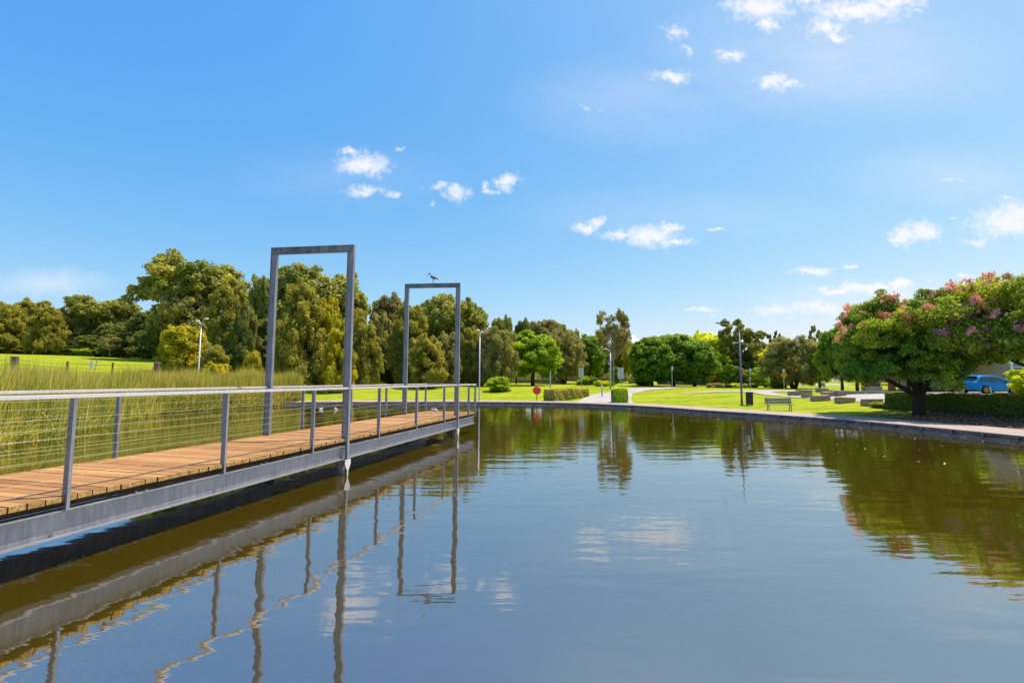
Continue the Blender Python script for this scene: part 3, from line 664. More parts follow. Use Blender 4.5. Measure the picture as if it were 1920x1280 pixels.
def proto(kind, seed):
    """canonical tree: 10 m tall, crown half-width 4 m."""
    rg = np.random.default_rng(seed); K = []; mb = MB(); n = 16000; size = .17; asp = 1.8; droop = .2; shell = .5; bark = M['bark']
    if kind == 'gum':
        bark = M['palebark']; lead = [np.array([rg.uniform(-2.3, 2.3), rg.uniform(-2.3, 2.3), rg.uniform(7.2, 8.8)]) for _ in range(6)]
        for i in range(62):
            ph = rg.uniform(0, 2*math.pi); z = rg.uniform(3.0, 9.3); env = math.sqrt(max(.06, 1-((z-6.3)/3.8)**2)); rr_ = env*3.3*rg.uniform(.35, 1)**.6
            q = rg.uniform(.65, 1.25)*(1.15 if z > 5 else .9)
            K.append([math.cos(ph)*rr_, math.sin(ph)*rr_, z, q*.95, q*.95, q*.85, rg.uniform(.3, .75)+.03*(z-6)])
        mb.sweep([(0, 0, -.3), (.05, 0, 1.2), (.1, .05, 2.6), (.05, .1, 3.8)], [.3, .24, .2, .17], 8)
        for l in lead: limb(mb, (.05, .1, 2.4+rg.random()*1.4), l, .15, .03, rg, 6)
        for k_ in K:
            l = min(lead, key=lambda q: np.linalg.norm(q-np.array(k_[:3]))); limb(mb, Vector(l)*.7+Vector((0, 0, 1.0)), k_[:3], .055, .015, rg, 4, segs=3)
        n = 17000; size = .165; droop = .4
    elif kind == 'she_oak':
        for i in range(64):
            z = .7+8.5*(i+rg.random())/64; f = (z-.2)/9.6; env = 3.3*min(1, (f/.12)**.5)*(1-f**2.7)**.62+.2
            ph = i*2.4+rg.uniform(-.5, .5); rr_ = env*rg.uniform(.45, .92); q = rg.uniform(.7, 1.2)*(1.15-.45*f)
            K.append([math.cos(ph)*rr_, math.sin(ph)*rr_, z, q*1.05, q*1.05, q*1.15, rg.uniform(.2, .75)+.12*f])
        mb.sweep([(0, 0, -.3), (.05, 0, 2), (0, .05, 5), (0, 0, 9)], [.26, .2, .12, .03], 8)
        for k_ in K[::2]: limb(mb, (0, 0, max(.8, k_[2]-1.6)), k_[:3], .06, .015, rg, 4, segs=3)
        n = 26000; size = .135; asp = 3.6; droop = .35; shell = .3
    elif kind in ('round', 'dome'):
        zb_ = 2.6 if kind == 'round' else 1.3
        for i in range(84):
            f = (i+.5)/84; z = zb_+(9.6-zb_)*f; env = 4.0*math.sqrt(max(.04, 1-((z-4.6)/5.2)**2)) if z > 4.6 else 4.0*(1-.16*(4.6-z))
            ph = i*2.4+rg.uniform(-.4, .4); rr_ = env*rg.uniform(.62, .9); q = rg.uniform(.65, 1.15)
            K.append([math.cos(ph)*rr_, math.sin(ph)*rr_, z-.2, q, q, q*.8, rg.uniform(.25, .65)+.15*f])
        for i in range(10): K.append([rg.uniform(-1.8, 1.8), rg.uniform(-1.8, 1.8), rg.uniform(4, 8), 1.5, 1.5, 1.3, .3])
        mb.sweep([(0, 0, -.3), (0, 0, 1.5), (.05, 0, 3.4)], [.32, .25, .2], 8)
        for k_ in K[::3]: limb(mb, (0, 0, 2.4+rg.random()), k_[:3], .1, .02, rg, 5, segs=3)
        n = 24000; size = .17; asp = 1.4
    elif kind == 'willowy':
        for i in range(60):
            f = (i+.5)/60; z = 1.6+7.6*f; env = 3.9*math.sqrt(max(.05, 1-((z-4.8)/5.0)**2)); ph = i*2.4; rr_ = env*rg.uniform(.5, .9); q = rg.uniform(.8, 1.3)
            K.append([math.cos(ph)*rr_, math.sin(ph)*rr_, z, q, q, q*1.05, rg.uniform(.3, .75)])
        for j in range(4):
            a_ = j*1.7; limb(mb, (math.cos(a_)*.25, math.sin(a_)*.25, -.3), (math.cos(a_)*1.6, math.sin(a_)*1.6, 5.5), .2, .06, rg, 7)
        for k_ in K[::2]: limb(mb, (k_[0]*.3, k_[1]*.3, 3), k_[:3], .05, .012, rg, 4, segs=3)
        n = 26000; size = .12; asp = 2.6; droop = .3; shell = .3
    elif kind == 'open_gum':
        bark = M['palebark']
        for i in range(46):
            ph = rg.uniform(0, 2*math.pi); z = rg.uniform(4.4, 9.3); env = 3.6*(1-((z-7.0)/3.6)**2)**.5 if abs(z-7) < 3.5 else .5; rr_ = env*rg.uniform(.5, 1)
            q = rg.uniform(.6, 1.15); K.append([math.cos(ph)*rr_, math.sin(ph)*rr_, z, q, q, q*.9, rg.uniform(.25, .8)])
        mb.sweep([(0, 0, -.3), (.05, 0, 2), (0, 0, 3.6)], [.17, .14, .12], 8)
        for k_ in K: limb(mb, (0, 0, 3.2+rg.random()*.8), k_[:3], .06, .018, rg, 5, wob=.2, segs=4)
        n = 7500; size = .125; asp = 2.4; droop = .35; shell = .1
    elif kind == 'tufted':   # dense separate pom-pom clumps, umbrella-like
        for i in range(30):
            ph = rg.uniform(0, 2*math.pi); z = rg.uniform(4.2, 9.3); env = 3.6*(1-((z-6.6)/3.6)**2)**.5 if abs(z-6.6) < 3.5 else .6; rr_ = env*rg.uniform(.4, 1)
            q = rg.uniform(.5, .85); K.append([math.cos(ph)*rr_, math.sin(ph)*rr_, z, q*1.1, q*1.1, q*.85, rg.uniform(.25, .75)])
        mb.sweep([(0, 0, -.3), (.05, 0, 2.4), (0, 0, 4.0)], [.25, .2, .16], 8)
        for k_ in K: limb(mb, (0, 0, 3.2+rg.random()*1.2), k_[:3], .08, .02, rg, 5, segs=3)
        n = 13000; size = .15; asp = 1.5
    elif kind == 'shrub':    # crown reaches the ground
        for i in range(34):
            f = (i+.5)/34; z = .9+8.2*f; env = 3.7*math.sqrt(max(.08, 1-((z-4.2)/5.6)**2)); ph = i*2.4; rr_ = env*rg.uniform(.4, .9); q = rg.uniform(1.0, 1.6)
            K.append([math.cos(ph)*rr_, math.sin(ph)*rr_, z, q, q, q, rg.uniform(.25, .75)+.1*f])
        for j in range(5):
            a_ = j*1.3; limb(mb, (math.cos(a_)*.2, math.sin(a_)*.2, -.2), (math.cos(a_)*2, math.sin(a_)*2, 6), .12, .04, rg, 5)
        n = 9000; size = .24; asp = 1.7
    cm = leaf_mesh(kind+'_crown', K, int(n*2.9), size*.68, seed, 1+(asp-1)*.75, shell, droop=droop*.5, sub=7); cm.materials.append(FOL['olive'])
    tm = mb.build('trunk', bark, None, smooth=True).data
    co = np.empty(len(cm.vertices)*3); cm.vertices.foreach_get('co', co); co = co.reshape(-1, 3)
    cm['top'] = float(np.percentile(co[:, 2], 99.97)); cm['half'] = float(np.percentile(np.abs(co[:, :2]), 98.6))
    return cm, tm
for ob in list(bpy.data.objects): pass
PROT = {}
def get_proto(kind, v):
    if (kind, v) not in PROT:
        cm, tm = proto(kind, 11+v*7+len(kind)*3)
        for ob in [x for x in C.objects if x.data is tm]: bpy.data.objects.remove(ob)
        PROT[(kind, v)] = (cm, tm)
    return PROT[(kind, v)]
trnd = random.Random(8)
def tree(name, kind, v, px, hw, top, Y, mat, label, cat='tree', group=None, base=None, rz=None):
    r = ray(px, 700); X_ = r.x/r.y*Y
    z0 = float(ground(X_, Y)) if base is None else base
    H_ = atY(px, top+.05*(700-top), Y).z-z0; W_ = hw/FPX*Y
    cm, tm = get_proto(kind, v)
    t_ = thing(name, label, cat, (X_, Y, z0), trnd.uniform(0, 6.28) if rz is None else rz, group)
    t_.scale = (W_/cm['half'], W_/cm['half'], H_/cm['top'])
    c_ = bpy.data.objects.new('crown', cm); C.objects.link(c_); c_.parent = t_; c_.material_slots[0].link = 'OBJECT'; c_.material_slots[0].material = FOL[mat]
    k_ = bpy.data.objects.new('trunk', tm); C.objects.link(k_); k_.parent = t_
    return t_
GL = 'woodland trees along the far left of the park'; GM = 'trees behind the footbridge'; GC = 'trees across the middle lawn'; GR = 'trees on the right side of the park'
TREES = [
 # far left band
 ('she_oak','she_oak',0,-60,50,556,84,'olive','olive she-oak just beyond the left edge of the view, over the mound',GL),
 ('she_oak','she_oak',1,5,34,560,82,'olive','olive she-oak at the left end of the tree line, above the brown fence pillar',GL),
 ('she_oak','she_oak',2,52,36,553,86,'olive','rounded olive she-oak second from the left end of the tree line',GL),
 ('she_oak','she_oak',0,84,26,566,80,'olive','narrow olive she-oak with skirts to the grass, right of the rounded one',GL),
 ('she_oak','she_oak',1,118,32,572,84,'grey','brownish green she-oak left of the pale domed gum',GL),
 ('gum_tree','gum',0,182,52,550,88,'gum','broad domed gum with pale top standing behind the mound',GL),
 ('gum_tree','gum',1,150,28,575,92,'dark','dark gum between the brownish she-oak and the domed gum',GL),
 ('gum_tree','gum',2,240,40,562,90,'gum','gum tree with yellowish top right of the domed gum',GL),
 ('dark_tree','round',0,215,34,600,84,'dark','low dark tree under the domed gum',GL),
 ('dark_tree','round',1,275,38,575,80,'dark','dark dense tree left of the tallest gum',GL),
 ('bare_tree','open_gum',0,203,20,628,76,'grey','small pale thinly leaved tree at the top edge of the mound',GL),
 ('gum_tree','gum',1,352,80,466,70,'gum','tallest gum with an open spreading crown on the left',GL),
 ('gum_tree','gum',0,345,44,540,66,'grey','grey green gum in front of the tallest gum',GL),
 ('dark_tree','round',1,318,40,590,68,'dark','dark understorey tree behind the yellow bush',GL),
 ('she_oak','she_oak',2,425,38,520,60,'olive','olive she-oak on the right flank of the tallest gum',GL),
 ('she_oak','she_oak',1,455,26,560,58,'dark','slim dark she-oak just left of the tall portal frame',GL),
 ('dark_tree','round',0,398,34,610,62,'dark','dark low tree right of the left street lamp',GL),
 ('bush','shrub',0,340,40,606,48,'yellow','large bright yellow bush beside the left street lamp',GL),
 ('bush','shrub',1,398,26,640,47,'olive','dull olive bush right of the left street lamp',GL),
 ('bush','shrub',2,404,22,677,41,'yellow','low yellowish bush behind the reeds',GL),
 ('bush','shrub',0,473,17,655,46,'yellow','bright yellow green bush left of the tall portal frame',GL),
 # behind the bridge
 ('gum_tree','gum',2,500,32,510,70,'gum','gum with a pale top behind the left post of the tall portal frame',GM),
 ('gum_tree','gum',0,598,78,494,74,'gum','big domed gum seen through the tall portal frame',GM),
 ('dark_tree','round',0,500,42,590,64,'dark','dark tree behind the left post of the tall portal frame',GM),
 ('she_oak','she_oak',0,562,46,518,54,'olive','tall olive she-oak framed by the tall portal frame',GM),
 ('she_oak','she_oak',1,612,32,548,56,'yellow','yellow green she-oak framed by the tall portal frame',GM),
 ('she_oak','she_oak',2,635,30,610,52,'yellow','low yellow she-oak against the right post of the tall portal frame',GM),
 ('she_oak','she_oak',1,668,30,572,62,'olive','she-oak just right of the tall portal frame',GM),
 ('she_oak','she_oak',0,684,26,598,57,'olive','smaller golden she-oak with a leaning top right of the tall portal frame',GM),
 ('gum_tree','gum',1,728,36,543,84,'russet','gum with a reddish top between the two portal frames',GM),
 ('she_oak','she_oak',2,712,24,580,74,'grey','pale grey she-oak between the portal frames',GM),
 ('dark_tree','round',1,728,34,625,66,'dark','dark tree low between the portal frames',GM),
 ('she_oak','she_oak',0,768,34,560,62,'olive','olive she-oak behind the left post of the far portal frame',GM),
 ('gum_tree','gum',2,816,36,543,80,'gum','gum with a round head seen through the far portal frame',GM),
 ('gum_tree','gum',0,852,54,550,74,'gum','broad dense gum behind the right post of the far portal frame',GM),
 ('she_oak','she_oak',1,800,32,622,58,'olive','low she-oak seen through the far portal frame',GM),
 ('she_oak','she_oak',2,838,26,618,62,'grey','greyish she-oak beside the right post of the far portal frame',GM),
 ('she_oak','she_oak',0,882,26,608,66,'olive','she-oak left of the twin headed lamp',GM),
 # middle
 ('olive_tree','willowy',0,928,40,608,64,'grey','grey olive tree with leaning stems right of the twin headed lamp',GC),
 ('gum_tree','gum',1,941,20,584,105,'gum','distant tree with a narrow head behind the grey olive tree',GC),
 ('gum_tree','gum',1,985,20,592,110,'dark','distant small topped gum left of the long tree band',GC),
 ('gum_tree','gum',2,1018,36,592,110,'russet','distant gum with a brownish broad top',GC),
 ('gum_tree','gum',0,1048,24,600,115,'dark','distant dark gum ending the brownish band',GC),
 ('olive_tree','willowy',1,1058,38,614,86,'grey','fine leaved olive grey tree right of the bright round tree',GC),
 ('dark_tree','round',1,968,18,650,84,'dark','dark tree tucked behind the bright round tree',GC),
 ('gum_tree','gum',1,1075,14,612,130,'dark','far dark gum peeping over the olive grey tree',GC),
 ('green_tree','round',0,1105,28,622,90,'fig','green tree above the brown pavilion roof',GC),
 ('dark_tree','round',1,1118,22,655,100,'dark','dark tree behind the brown pavilion',GC),
 ('slender_gum','open_gum',1,1150,34,574,66,'russet','slender gum with bare pale limbs and a reddish open crown',GC),
 ('gum_tree','gum',2,1165,26,634,100,'olive','olive tree behind the slender gum',GC),
 ('gum_tree','gum',0,1186,18,650,96,'yellow','yellowish tree under the white pointed roof',GC),
 ('green_tree','round',1,999,49,617,72,'bright','bright green round headed tree alone on the middle lawn',GC),
 ('fig_tree','dome',0,1222,40,628,70,'fig','left dark fig of the clump of three',GC),
 ('fig_tree','dome',1,1262,48,622,72,'fig','middle fig, tallest of the dark clump',GC),
 ('fig_tree','dome',0,1302,40,634,70,'fig','right fig of the dark clump',GC),
 ('gum_tree','gum',1,1318,22,614,96,'lime','thin pale topped tree behind the right fig',GC),
 ('yellow_tree','dome',1,1340,40,624,82,'lime','yellow green tree right of the dark fig clump',GC),
 ('tufted_tree','tufted',0,1388,43,592,78,'gum','tufted tree with separate round leaf clumps behind the single arm lamp',GC),
 ('dark_tree','round',0,1400,28,660,80,'dark','dark tree under the tufted tree',GC),
 ('gum_tree','gum',2,1430,24,634,86,'olive','olive tree right of the tufted tree',GC),
 ('gum_tree','tufted',1,1454,14,616,125,'dark','far small dark tree against the sky',GC),
 ('lime_tree','round',1,1462,32,640,78,'lime','lime green tree behind the grey willowy one',GC),
 ('olive_tree','willowy',0,1488,50,626,58,'grey','round grey green tree with several dark stems beside the yellow sign',GC),
 ('gum_tree','tufted',0,1534,18,604,110,'grey','distant thin gum left of the flowering trees',GR),
 ('leafy_tree','round',1,1536,22,640,56,'bright','leafy tree over the blue and white sign box',GR),
 ('leafy_tree','round',0,1578,36,604,47,'crepe','leafy green tree left of its neighbour over the low walls',GR),
 ('leafy_tree','round',1,1606,36,592,45,'crepe','leafy green tree nearer the flowering tree',GR),
 ('dark_tree','round',0,1690,60,600,75,'dark','dark tree far behind the flowering tree',GR),
 ('dark_tree','round',1,1780,60,612,80,'dark','dark tree behind the silver car',GR),
 ('green_tree','round',0,1745,60,560,48,'crepegold','golden green tree behind the flowering tree',GR),
 ('leafy_tree','shrub',1,1934,34,686,31,'lime','lime green shrubby tree at the right edge by the parked cars',GR),
 ('leafy_tree','shrub',0,1990,50,640,34,'bright','bright leafy tree just outside the right edge',GR),
 ('dark_tree','round',0,2200,150,480,50,'dark','big dark tree outside the right edge',GR),
]
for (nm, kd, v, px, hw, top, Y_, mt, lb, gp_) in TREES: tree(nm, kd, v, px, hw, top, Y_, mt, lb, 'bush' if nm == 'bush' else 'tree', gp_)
def woodland():
    rg = np.random.default_rng(77); K = []
    for i in range(900):
        az = R(rg.uniform(-62, 62)); d = rg.uniform(135, 190); x, y = math.sin(az)*d, math.cos(az)*d; g_ = float(ground(x, y))
        h = rg.uniform(3.5, 7.5)*(1.15 if az < -.3 else .9); r_ = rg.uniform(2.2, 4.2)
        K.append([x, y, g_+h*.45, r_, r_, h*.55, rg.uniform(.2, .7)])
    me = leaf_mesh('distant_woodland', K, 90000, .34, 5, 1.5, .6, sub=4); me.materials.append(FOL['dark'])
    o = bpy.data.objects.new('distant_woodland', me); C.objects.link(o); tag(o, 'far wood closing the park behind the nearer trees', 'woodland', kind='stuff')
woodland()
USH = [(12,40,632,83,'dark','dark thicket at the foot of the left end of the tree line'),(70,36,640,84,'olive','olive thicket below the rounded she-oak'),
 (128,30,632,83,'dark','dark thicket below the brownish she-oak'),(178,34,625,82,'dark','dark thicket below the domed gum'),(232,34,622,80,'dark','dark thicket below the yellowish topped gum'),
 (155,16,650,79,'bright','small light green bush at the wood edge'),(282,34,615,76,'dark','dark thicket left of the yellow bush'),(320,24,640,70,'grey','grey thicket behind the yellow bush'),
 (440,30,640,58,'dark','dark thicket left of the tall portal frame'),(520,34,640,62,'dark','dark thicket behind the left post of the tall portal frame'),(706,26,668,74,'dark','low dark thicket between the she-oaks past the tall frame'),
 (745,30,655,66,'dark','dark thicket before the far portal frame'),(905,30,655,78,'dark','dark thicket behind the twin headed lamp'),(1385,34,672,78,'dark','dark thicket under the tufted tree'),
 (1440,34,668,76,'fig','deep green thicket between the tufted and the grey green tree')]
for i, (px, hw, top, Y_, mt, lb) in enumerate(USH): tree('thicket', 'shrub', i % 3, px, hw, top, Y_, mt, lb, 'thicket', 'thickets along the wood edge')
# shrubs on the ground: (px, base_py, half width, top_py, material, label)
SH = [
 (936,733.5,20,706,'bright','bright green spreading shrub on the lawn right of the twin headed lamp'),
 (1006+85,722,12,712,'bright','low leafy shrub at the left end of the middle flower bed'),
 (1100,722,10,706,'bright','rounded shrub beside the left white signboard'),
 (1112,722,8,708,'fig','taller dark shrub right of the left white signboard'),
 (1128,724,14,714,'lime','pale low shrub left of the tall thin pole'),
 (1140,724,10,715,'bright','pale low shrub under the tall thin pole'),
 (1153,721,8,686,'fig','upright dark shrub left of the right white signboard'),
 (1342,722,9,684,'orange','orange red shrub beside the dark figs'),
 (1365,722,19,680,'bright','round light green shrub right of the orange red one'),
 (1393,722,13,690,'grey','round grey green shrub behind the single arm lamp'),
 (1420,723,17,688,'bright','wide light green shrub right of the small white post sign'),
 (1205,722,16,700,'fig','dark shrub spilling from the left fig'),
 (1335,727,10,719,'tawny','low brownish bedding plant at the left of the row'),
 (1350,727,9,719,'tawny','low tawny bedding plant in the row'),
 (1364,727,9,720,'russet','reddish brown bedding plant in the row'),
 (1378,727,10,719,'lime','pale bedding plant in the row'),
 (1392,727,9,720,'bright','green bedding plant left of the small white post sign'),
 (1410,727,10,719,'tawny','tawny bedding plant right of the small white post sign'),
 (1442,726,9,718,'fig','dark ground shrub near the grey green tree'),
 (1458,728,12,714,'fig','dark ground shrub left of the yellow sign'),
 (1648,764,14,756,'bright','low green plant at the foot of the last stone block'),
 (1663,766,10,757,'tawny','low plant at the left end of the long hedge'),
]
for i, (px, by, hw, ty, mt, lb) in enumerate(SH):
    p = T(px, by); Y_ = p.y
    o = tree('shrub', 'shrub', i % 3, px, hw*1.05, ty, Y_, mt, lb, 'shrub', 'shrubs and bedding plants in the park', base=p.z-.02)

# ------------------------------------------------------------------ flowering crepe myrtles in front
def crepe(px, Y_, hw, top, bottom, label, seed, leafmat, n, fl, trunk_px=None, pink='blossom_pink', limbs=None, base_r=.30, lift=0):
    rg = np.random.default_rng(seed); r = ray(px, 700); cxw = r.x/r.y*Y_; tx = ray(trunk_px or px, 700); tx = tx.x/tx.y*Y_
    z0 = float(ground(tx, Y_)); W_ = hw/FPX*Y_; zt = atY(px, top, Y_).z-z0; zb = atY(px, bottom, Y_).z-z0; cx0 = cxw-tx
    root = thing('crepe_myrtle', label, 'tree', (tx, Y_, z0), 0, 'flowering trees by the pond')
    K = []; nK = 120
    for i in range(nK):
        f = (i+.5)/nK; z = zb+(zt-zb)*(.03+.94*f); zc = zb+(zt-zb)*.42
        env = math.sqrt(max(.03, 1-((z-zc)/((zt-zb)*.62))**2)) if z > zc else (1-.22*((zc-z)/(zc-zb))**2)
        ph = i*2.39996+rg.uniform(-.3, .3); rr_ = W_*env*rg.uniform(.55, .95); q = rg.uniform(.45, .85)*W_/4.6
        K.append([cx0+math.cos(ph)*rr_, math.sin(ph)*rr_*.85, z+rg.normal(0, .15), q*1.15, q*1.15, q*.75, rg.uniform(.2, .7)+.22*f])
        if lift and K[-1][0]-cx0 > W_*.25: K[-1][2] = max(K[-1][2], zb+lift)
    for i in range(26):
        ph = rg.uniform(0, 6.28); q = rg.uniform(.7, 1.0); rr_ = rg.uniform(0, .5)*W_
        K.append([cx0+math.cos(ph)*rr_, math.sin(ph)*rr_*.85, rg.uniform(zb+.7, zt-1), q, q, q*.8, .3])
    me = leaf_mesh('crown', K, int(n*1.5), .052, seed, 1.6, .3, .8, .2, .2, sub=7); me.materials.append(FOL[leafmat])
    c_ = bpy.data.objects.new('crown', me); C.objects.link(c_); c_.parent = root
    # stray outer twigs of leaves for an uneven outline
    mb = MB()
    fork = Vector((.1, 0, zb*.62)); mb.sweep([(0, 0, -.3), (.03, 0, .0), (.02, 0, .25), (.0, 0, fork.z*.6), fork], [base_r*1.7, base_r*1.25, base_r, base_r*.95, base_r*1.0], 12)
    for (dx, dy, dz, rr_) in (limbs or ((-2.3, .2, 1.3, .17), (-1.2, -.5, 2.3, .13), (.35, .3, 2.2, .17), (1.5, -.2, 1.8, .16), (.1, -1.2, 2.1, .10), (-.4, 1.4, 2.0, .1))):
        e = fork+Vector((dx, dy, dz)); limb(mb, fork-Vector((0, 0, .1)), e, rr_, rr_*.5, rg, 8, .1)
        for j in range(4):
            k_ = K[rg.integers(0, nK)]; 
            cand = sorted(K[:nK], key=lambda q: (Vector(q[:3])-e).length)[j*3]
            limb(mb, e, cand[:3], rr_*.45, .02, rg, 5)
    mb.build('trunk', M['darkbark'], root, smooth=True)
    for (mat_, cnt, lim, cs, nl) in fl:
        FK = []
        for i in range(cnt):
            k_ = K[rg.integers(0, nK)]; u = rg.normal(size=3); u[1] = -abs(u[1])*.8; u[2] = abs(u[2])*.9+.1; u /= np.linalg.norm(u)
            if lim is not None:
                for _ in range(60):
                    if lim(k_[0]-cx0, k_[2], W_, zb, zt): break
                    k_ = K[rg.integers(0, nK)]
            q = rg.uniform(.07, .15)*cs
            for j in range(rg.integers(1, 5)):
                FK.append([k_[0]+u[0]*k_[3]+rg.normal(0, .16), k_[1]+u[1]*k_[4]+rg.normal(0, .1), k_[2]+u[2]*k_[5]+rg.normal(0, .14), q, q, q*1.2, rg.uniform(.2, .9)])
        me = leaf_mesh('blossom', FK, nl, .035, seed+5, 1.1, .3, .6); me.materials.append(M[mat_])
        b_ = bpy.data.objects.new('blossom', me); C.objects.link(b_); b_.parent = root
    return root
upper = lambda x, z, W_, zb, zt: z > zb+(zt-zb)*.55
mid = lambda x, z, W_, zb, zt: z > zb+(zt-zb)*.3
lowleft = lambda x, z, W_, zb, zt: x < -W_*.25 and z < zb+(zt-zb)*.55
crepe(1712, 27.6, 134, 562, 718, 'crepe myrtle with a thick dark forked trunk and scattered pink blossom', 21, 'crepe', 95000,
      [('blossom_pink', 75, mid, 1.05, 8000), ('seedhead', 60, upper, 1.3, 5200)], 1718, lift=1.5)
crepe(1942, 24.5, 182, 530, 676, 'larger crepe myrtle at the right edge, heavy with pink and purple blossom', 34, 'crepegold', 110000,
      [('blossom_pink', 270, mid, 1.05, 26000), ('blossom_purple', 40, lowleft, 1.3, 7000), ('seedhead', 50, upper, 1.3, 5200)], 2010,
      limbs=((-3.2, -.3, .9, .15), (-1.9, -.6, 2.1, .13), (.5, .3, 2.2, .17), (2.0, -.2, 1.6, .16), (.1, -1.4, 2.1, .1)))
crepe(1628, 30.5, 48, 574, 640, 'slender crepe myrtle whose magenta tips stand against the sky', 55, 'crepe', 22000, [('blossom_pink', 30, upper, 1.5, 4200)], 1702, base_r=.1,
      limbs=((-.6, 0, 1.4, .06), (.5, .2, 1.5, .06), (.1, -.4, 1.7, .05), (-.2, .5, 1.2, .05)))

# ------------------------------------------------------------------ hedges
def hedge(name, a, b_, width, height, mat, label, n, size=.045, cat='hedge', lumps=.05, rnd_=.08, bareflowers=False):
    a = Vector(a); b_ = Vector(b_); L_ = (b_-a).length; ang = math.atan2((b_-a).y, (b_-a).x); root = thing(name, label, cat, a, ang)
    rg = np.random.default_rng(len(label)); dz = b_.z-a.z
    mb = MB(); mb.box((L_/2, 0, height*.46), (L_-.16, width-.16, height*.86)); core = mb.build('stems', M['darkbark'], root)
    core.data.transform(Matrix.Identity(4))
    # leaves on the faces of the clipped block
    ar = np.array([L_*height, L_*height, L_*width, width*height, width*height]); f = rg.choice(5, n, p=ar/ar.sum())
    u = rg.random(n); v = rg.random(n); P_ = np.zeros((n, 3)); Nn = np.zeros((n, 3))
    for k_, (fx, nr) in enumerate((((u*L_, -width/2, v*height), (0, -1, 0)), ((u*L_, width/2, v*height), (0, 1, 0)), ((u*L_, (v-.5)*width, height), (0, 0, 1)), ((0, (u-.5)*width, v*height), (-1, 0, 0)), ((L_, (u-.5)*width, v*height), (1, 0, 0)))):
        m_ = f == k_
        for j in range(3): P_[m_, j] = (fx[j] if np.isscalar(fx[j]) else fx[j][m_])
        Nn[m_] = nr
    und = lumps*(np.sin(P_[:, 0]*2.1+1)+np.sin(P_[:, 0]*5.3+P_[:, 2]*4))*.5
    P_ += Nn*(und+rg.normal(0, .025, n))[:, None]; P_[:, 2] = np.maximum(P_[:, 2], .02)
    nn = Nn+rg.normal(0, .5, (n, 3)); nn /= np.linalg.norm(nn, axis=1)[:, None]; t1 = rg.normal(size=(n, 3)); t1 -= nn*(t1*nn).sum(1)[:, None]; t1 /= np.linalg.norm(t1, axis=1)[:, None]; t2 = np.cross(nn, t1)
    s_ = size*rg.uniform(.6, 1.4, n)[:, None]; V = np.stack([P_-t1*s_*1.3, P_-t2*s_*.8, P_+t1*s_*1.3, P_+t2*s_*.8], 1)
    tint = np.clip(.35+.3*(P_[:, 2]/height)**3+.12*np.sin(P_[:, 0]*1.7)+rg.normal(0, .15, n), 0, 1)  # tint lightens towards the top, painting the sunlit top into the leaves
    me = bpy.data.meshes.new('leaves'); me.vertices.add(4*n); me.vertices.foreach_set('co', V.ravel()); me.loops.add(4*n); me.loops.foreach_set('vertex_index', np.arange(4*n))
    me.polygons.add(n); me.polygons.foreach_set('loop_start', np.arange(n)*4); me.update(calc_edges=True)
    at_ = me.attributes.new('tint', 'FLOAT', 'POINT'); at_.data.foreach_set('value', np.repeat(tint, 4)); me.materials.append(FOL[mat])
    o = bpy.data.objects.new('leaves', me); C.objects.link(o); o.parent = root
    return root
h0 = T(1672, 767.5); h1 = T(1864, 776.5); h2 = T(1872, 777); h3 = T(2140, 800)
yb = Vector((.25, .45, 0))
hedge('hedge', h0+yb, h1+yb, .9, 1.0, 'hedge', 'long dark clipped hedge behind the flowering tree trunk', 26000, .05)
hedge('hedge', h2+yb, h3+yb, .9, 1.02, 'hedge', 'dark clipped hedge running off the right edge below the blue car', 20000, .05)
p0 = T(1022, 752); p1 = T(1090, 744.0)
hedge('hedge', p0+Vector((.4, .4, 0)), p1+Vector((.3, .3, 0)), 1.1, 1.05, 'tawny', 'long low tawny hedge beside the paved apron', 14000, .07)
q0 = T(1155, 755.5); q1 = T(1178.5, 755.8)
hedge('box_hedge', q0+Vector((0, .7, 0)), q1+Vector((0, .7, 0)), 1.25, 1.22, 'boxhedge', 'short cube shaped bright topped hedge on the water edge', 12000, .055)

# ------------------------------------------------------------------ street furniture
def twin_lamp(px, Y_, top, label, rz=0, arms=((-.30, .0, .0), (.42, .0, .20))):
    r = ray(px, 700); X_ = r.x/r.y*Y_; z0 = float(ground(X_, Y_)); H_ = atY(px, top, Y_).z-z0
    t_ = thing('street_lamp', label, 'street lamp', (X_, Y_, z0), rz, 'street lamps around the pond')
    mb = MB(); mb.sweep([(0, 0, 0), (0, 0, .3), (0, 0, H_-.55)], [.085, .07, .05], 10); mb.disc((0, 0, .015), .16, .03, 'z', 12); mb.build('pole', M['pole'], t_, smooth=True)
    for (ax, ay, up) in arms:
        mb = MB(); mb.sweep([(0, 0, H_-.58), (ax*.12, ay*.1, H_-.25+up*.4), (ax*.5, ay*.5, H_-.06+up), (ax*.9, ay*.9, H_-.02+up)], [.045, .035, .03, .03], 8); a_ = mb.build('arm', M['pole'], t_, smooth=True)
        mb = MB(); d_ = Vector((ax, ay, 0)).normalized(); c_ = Vector((ax, ay, H_+up)); mb.sweep([c_-d_*.16, c_-d_*.08, c_+d_*.1, c_+d_*.2], [.05, .11, .12, .03], 10, squash=.6); mb.build('lamp_head', M['lamp'], t_, smooth=True)
    return t_
twin_lamp(372, 40, 602, 'street lamp with two curved arms rising behind the reeds', .0)
twin_lamp(899, 44.5, 621, 'twin headed street lamp standing beyond the far end of the bridge', R(60), ((-.28, 0, .06), (.28, 0, -.05)))
p = T(1391, 759.8); H_ = atY(1388, 622, p.y).z-p.z
t_ = thing('street_lamp', 'dark street lamp with one long arm beside the litter bin', 'street lamp', p, 0, 'street lamps around the pond')
mb = MB(); mb.sweep([(0, 0, -.05), (0, 0, 1.0), (-.03, 0, H_)], [.085, .075, .055], 12); mb.disc((0, 0, .02), .17, .04, 'z', 14); mb.build('pole', M['darkpole'], t_, smooth=True)
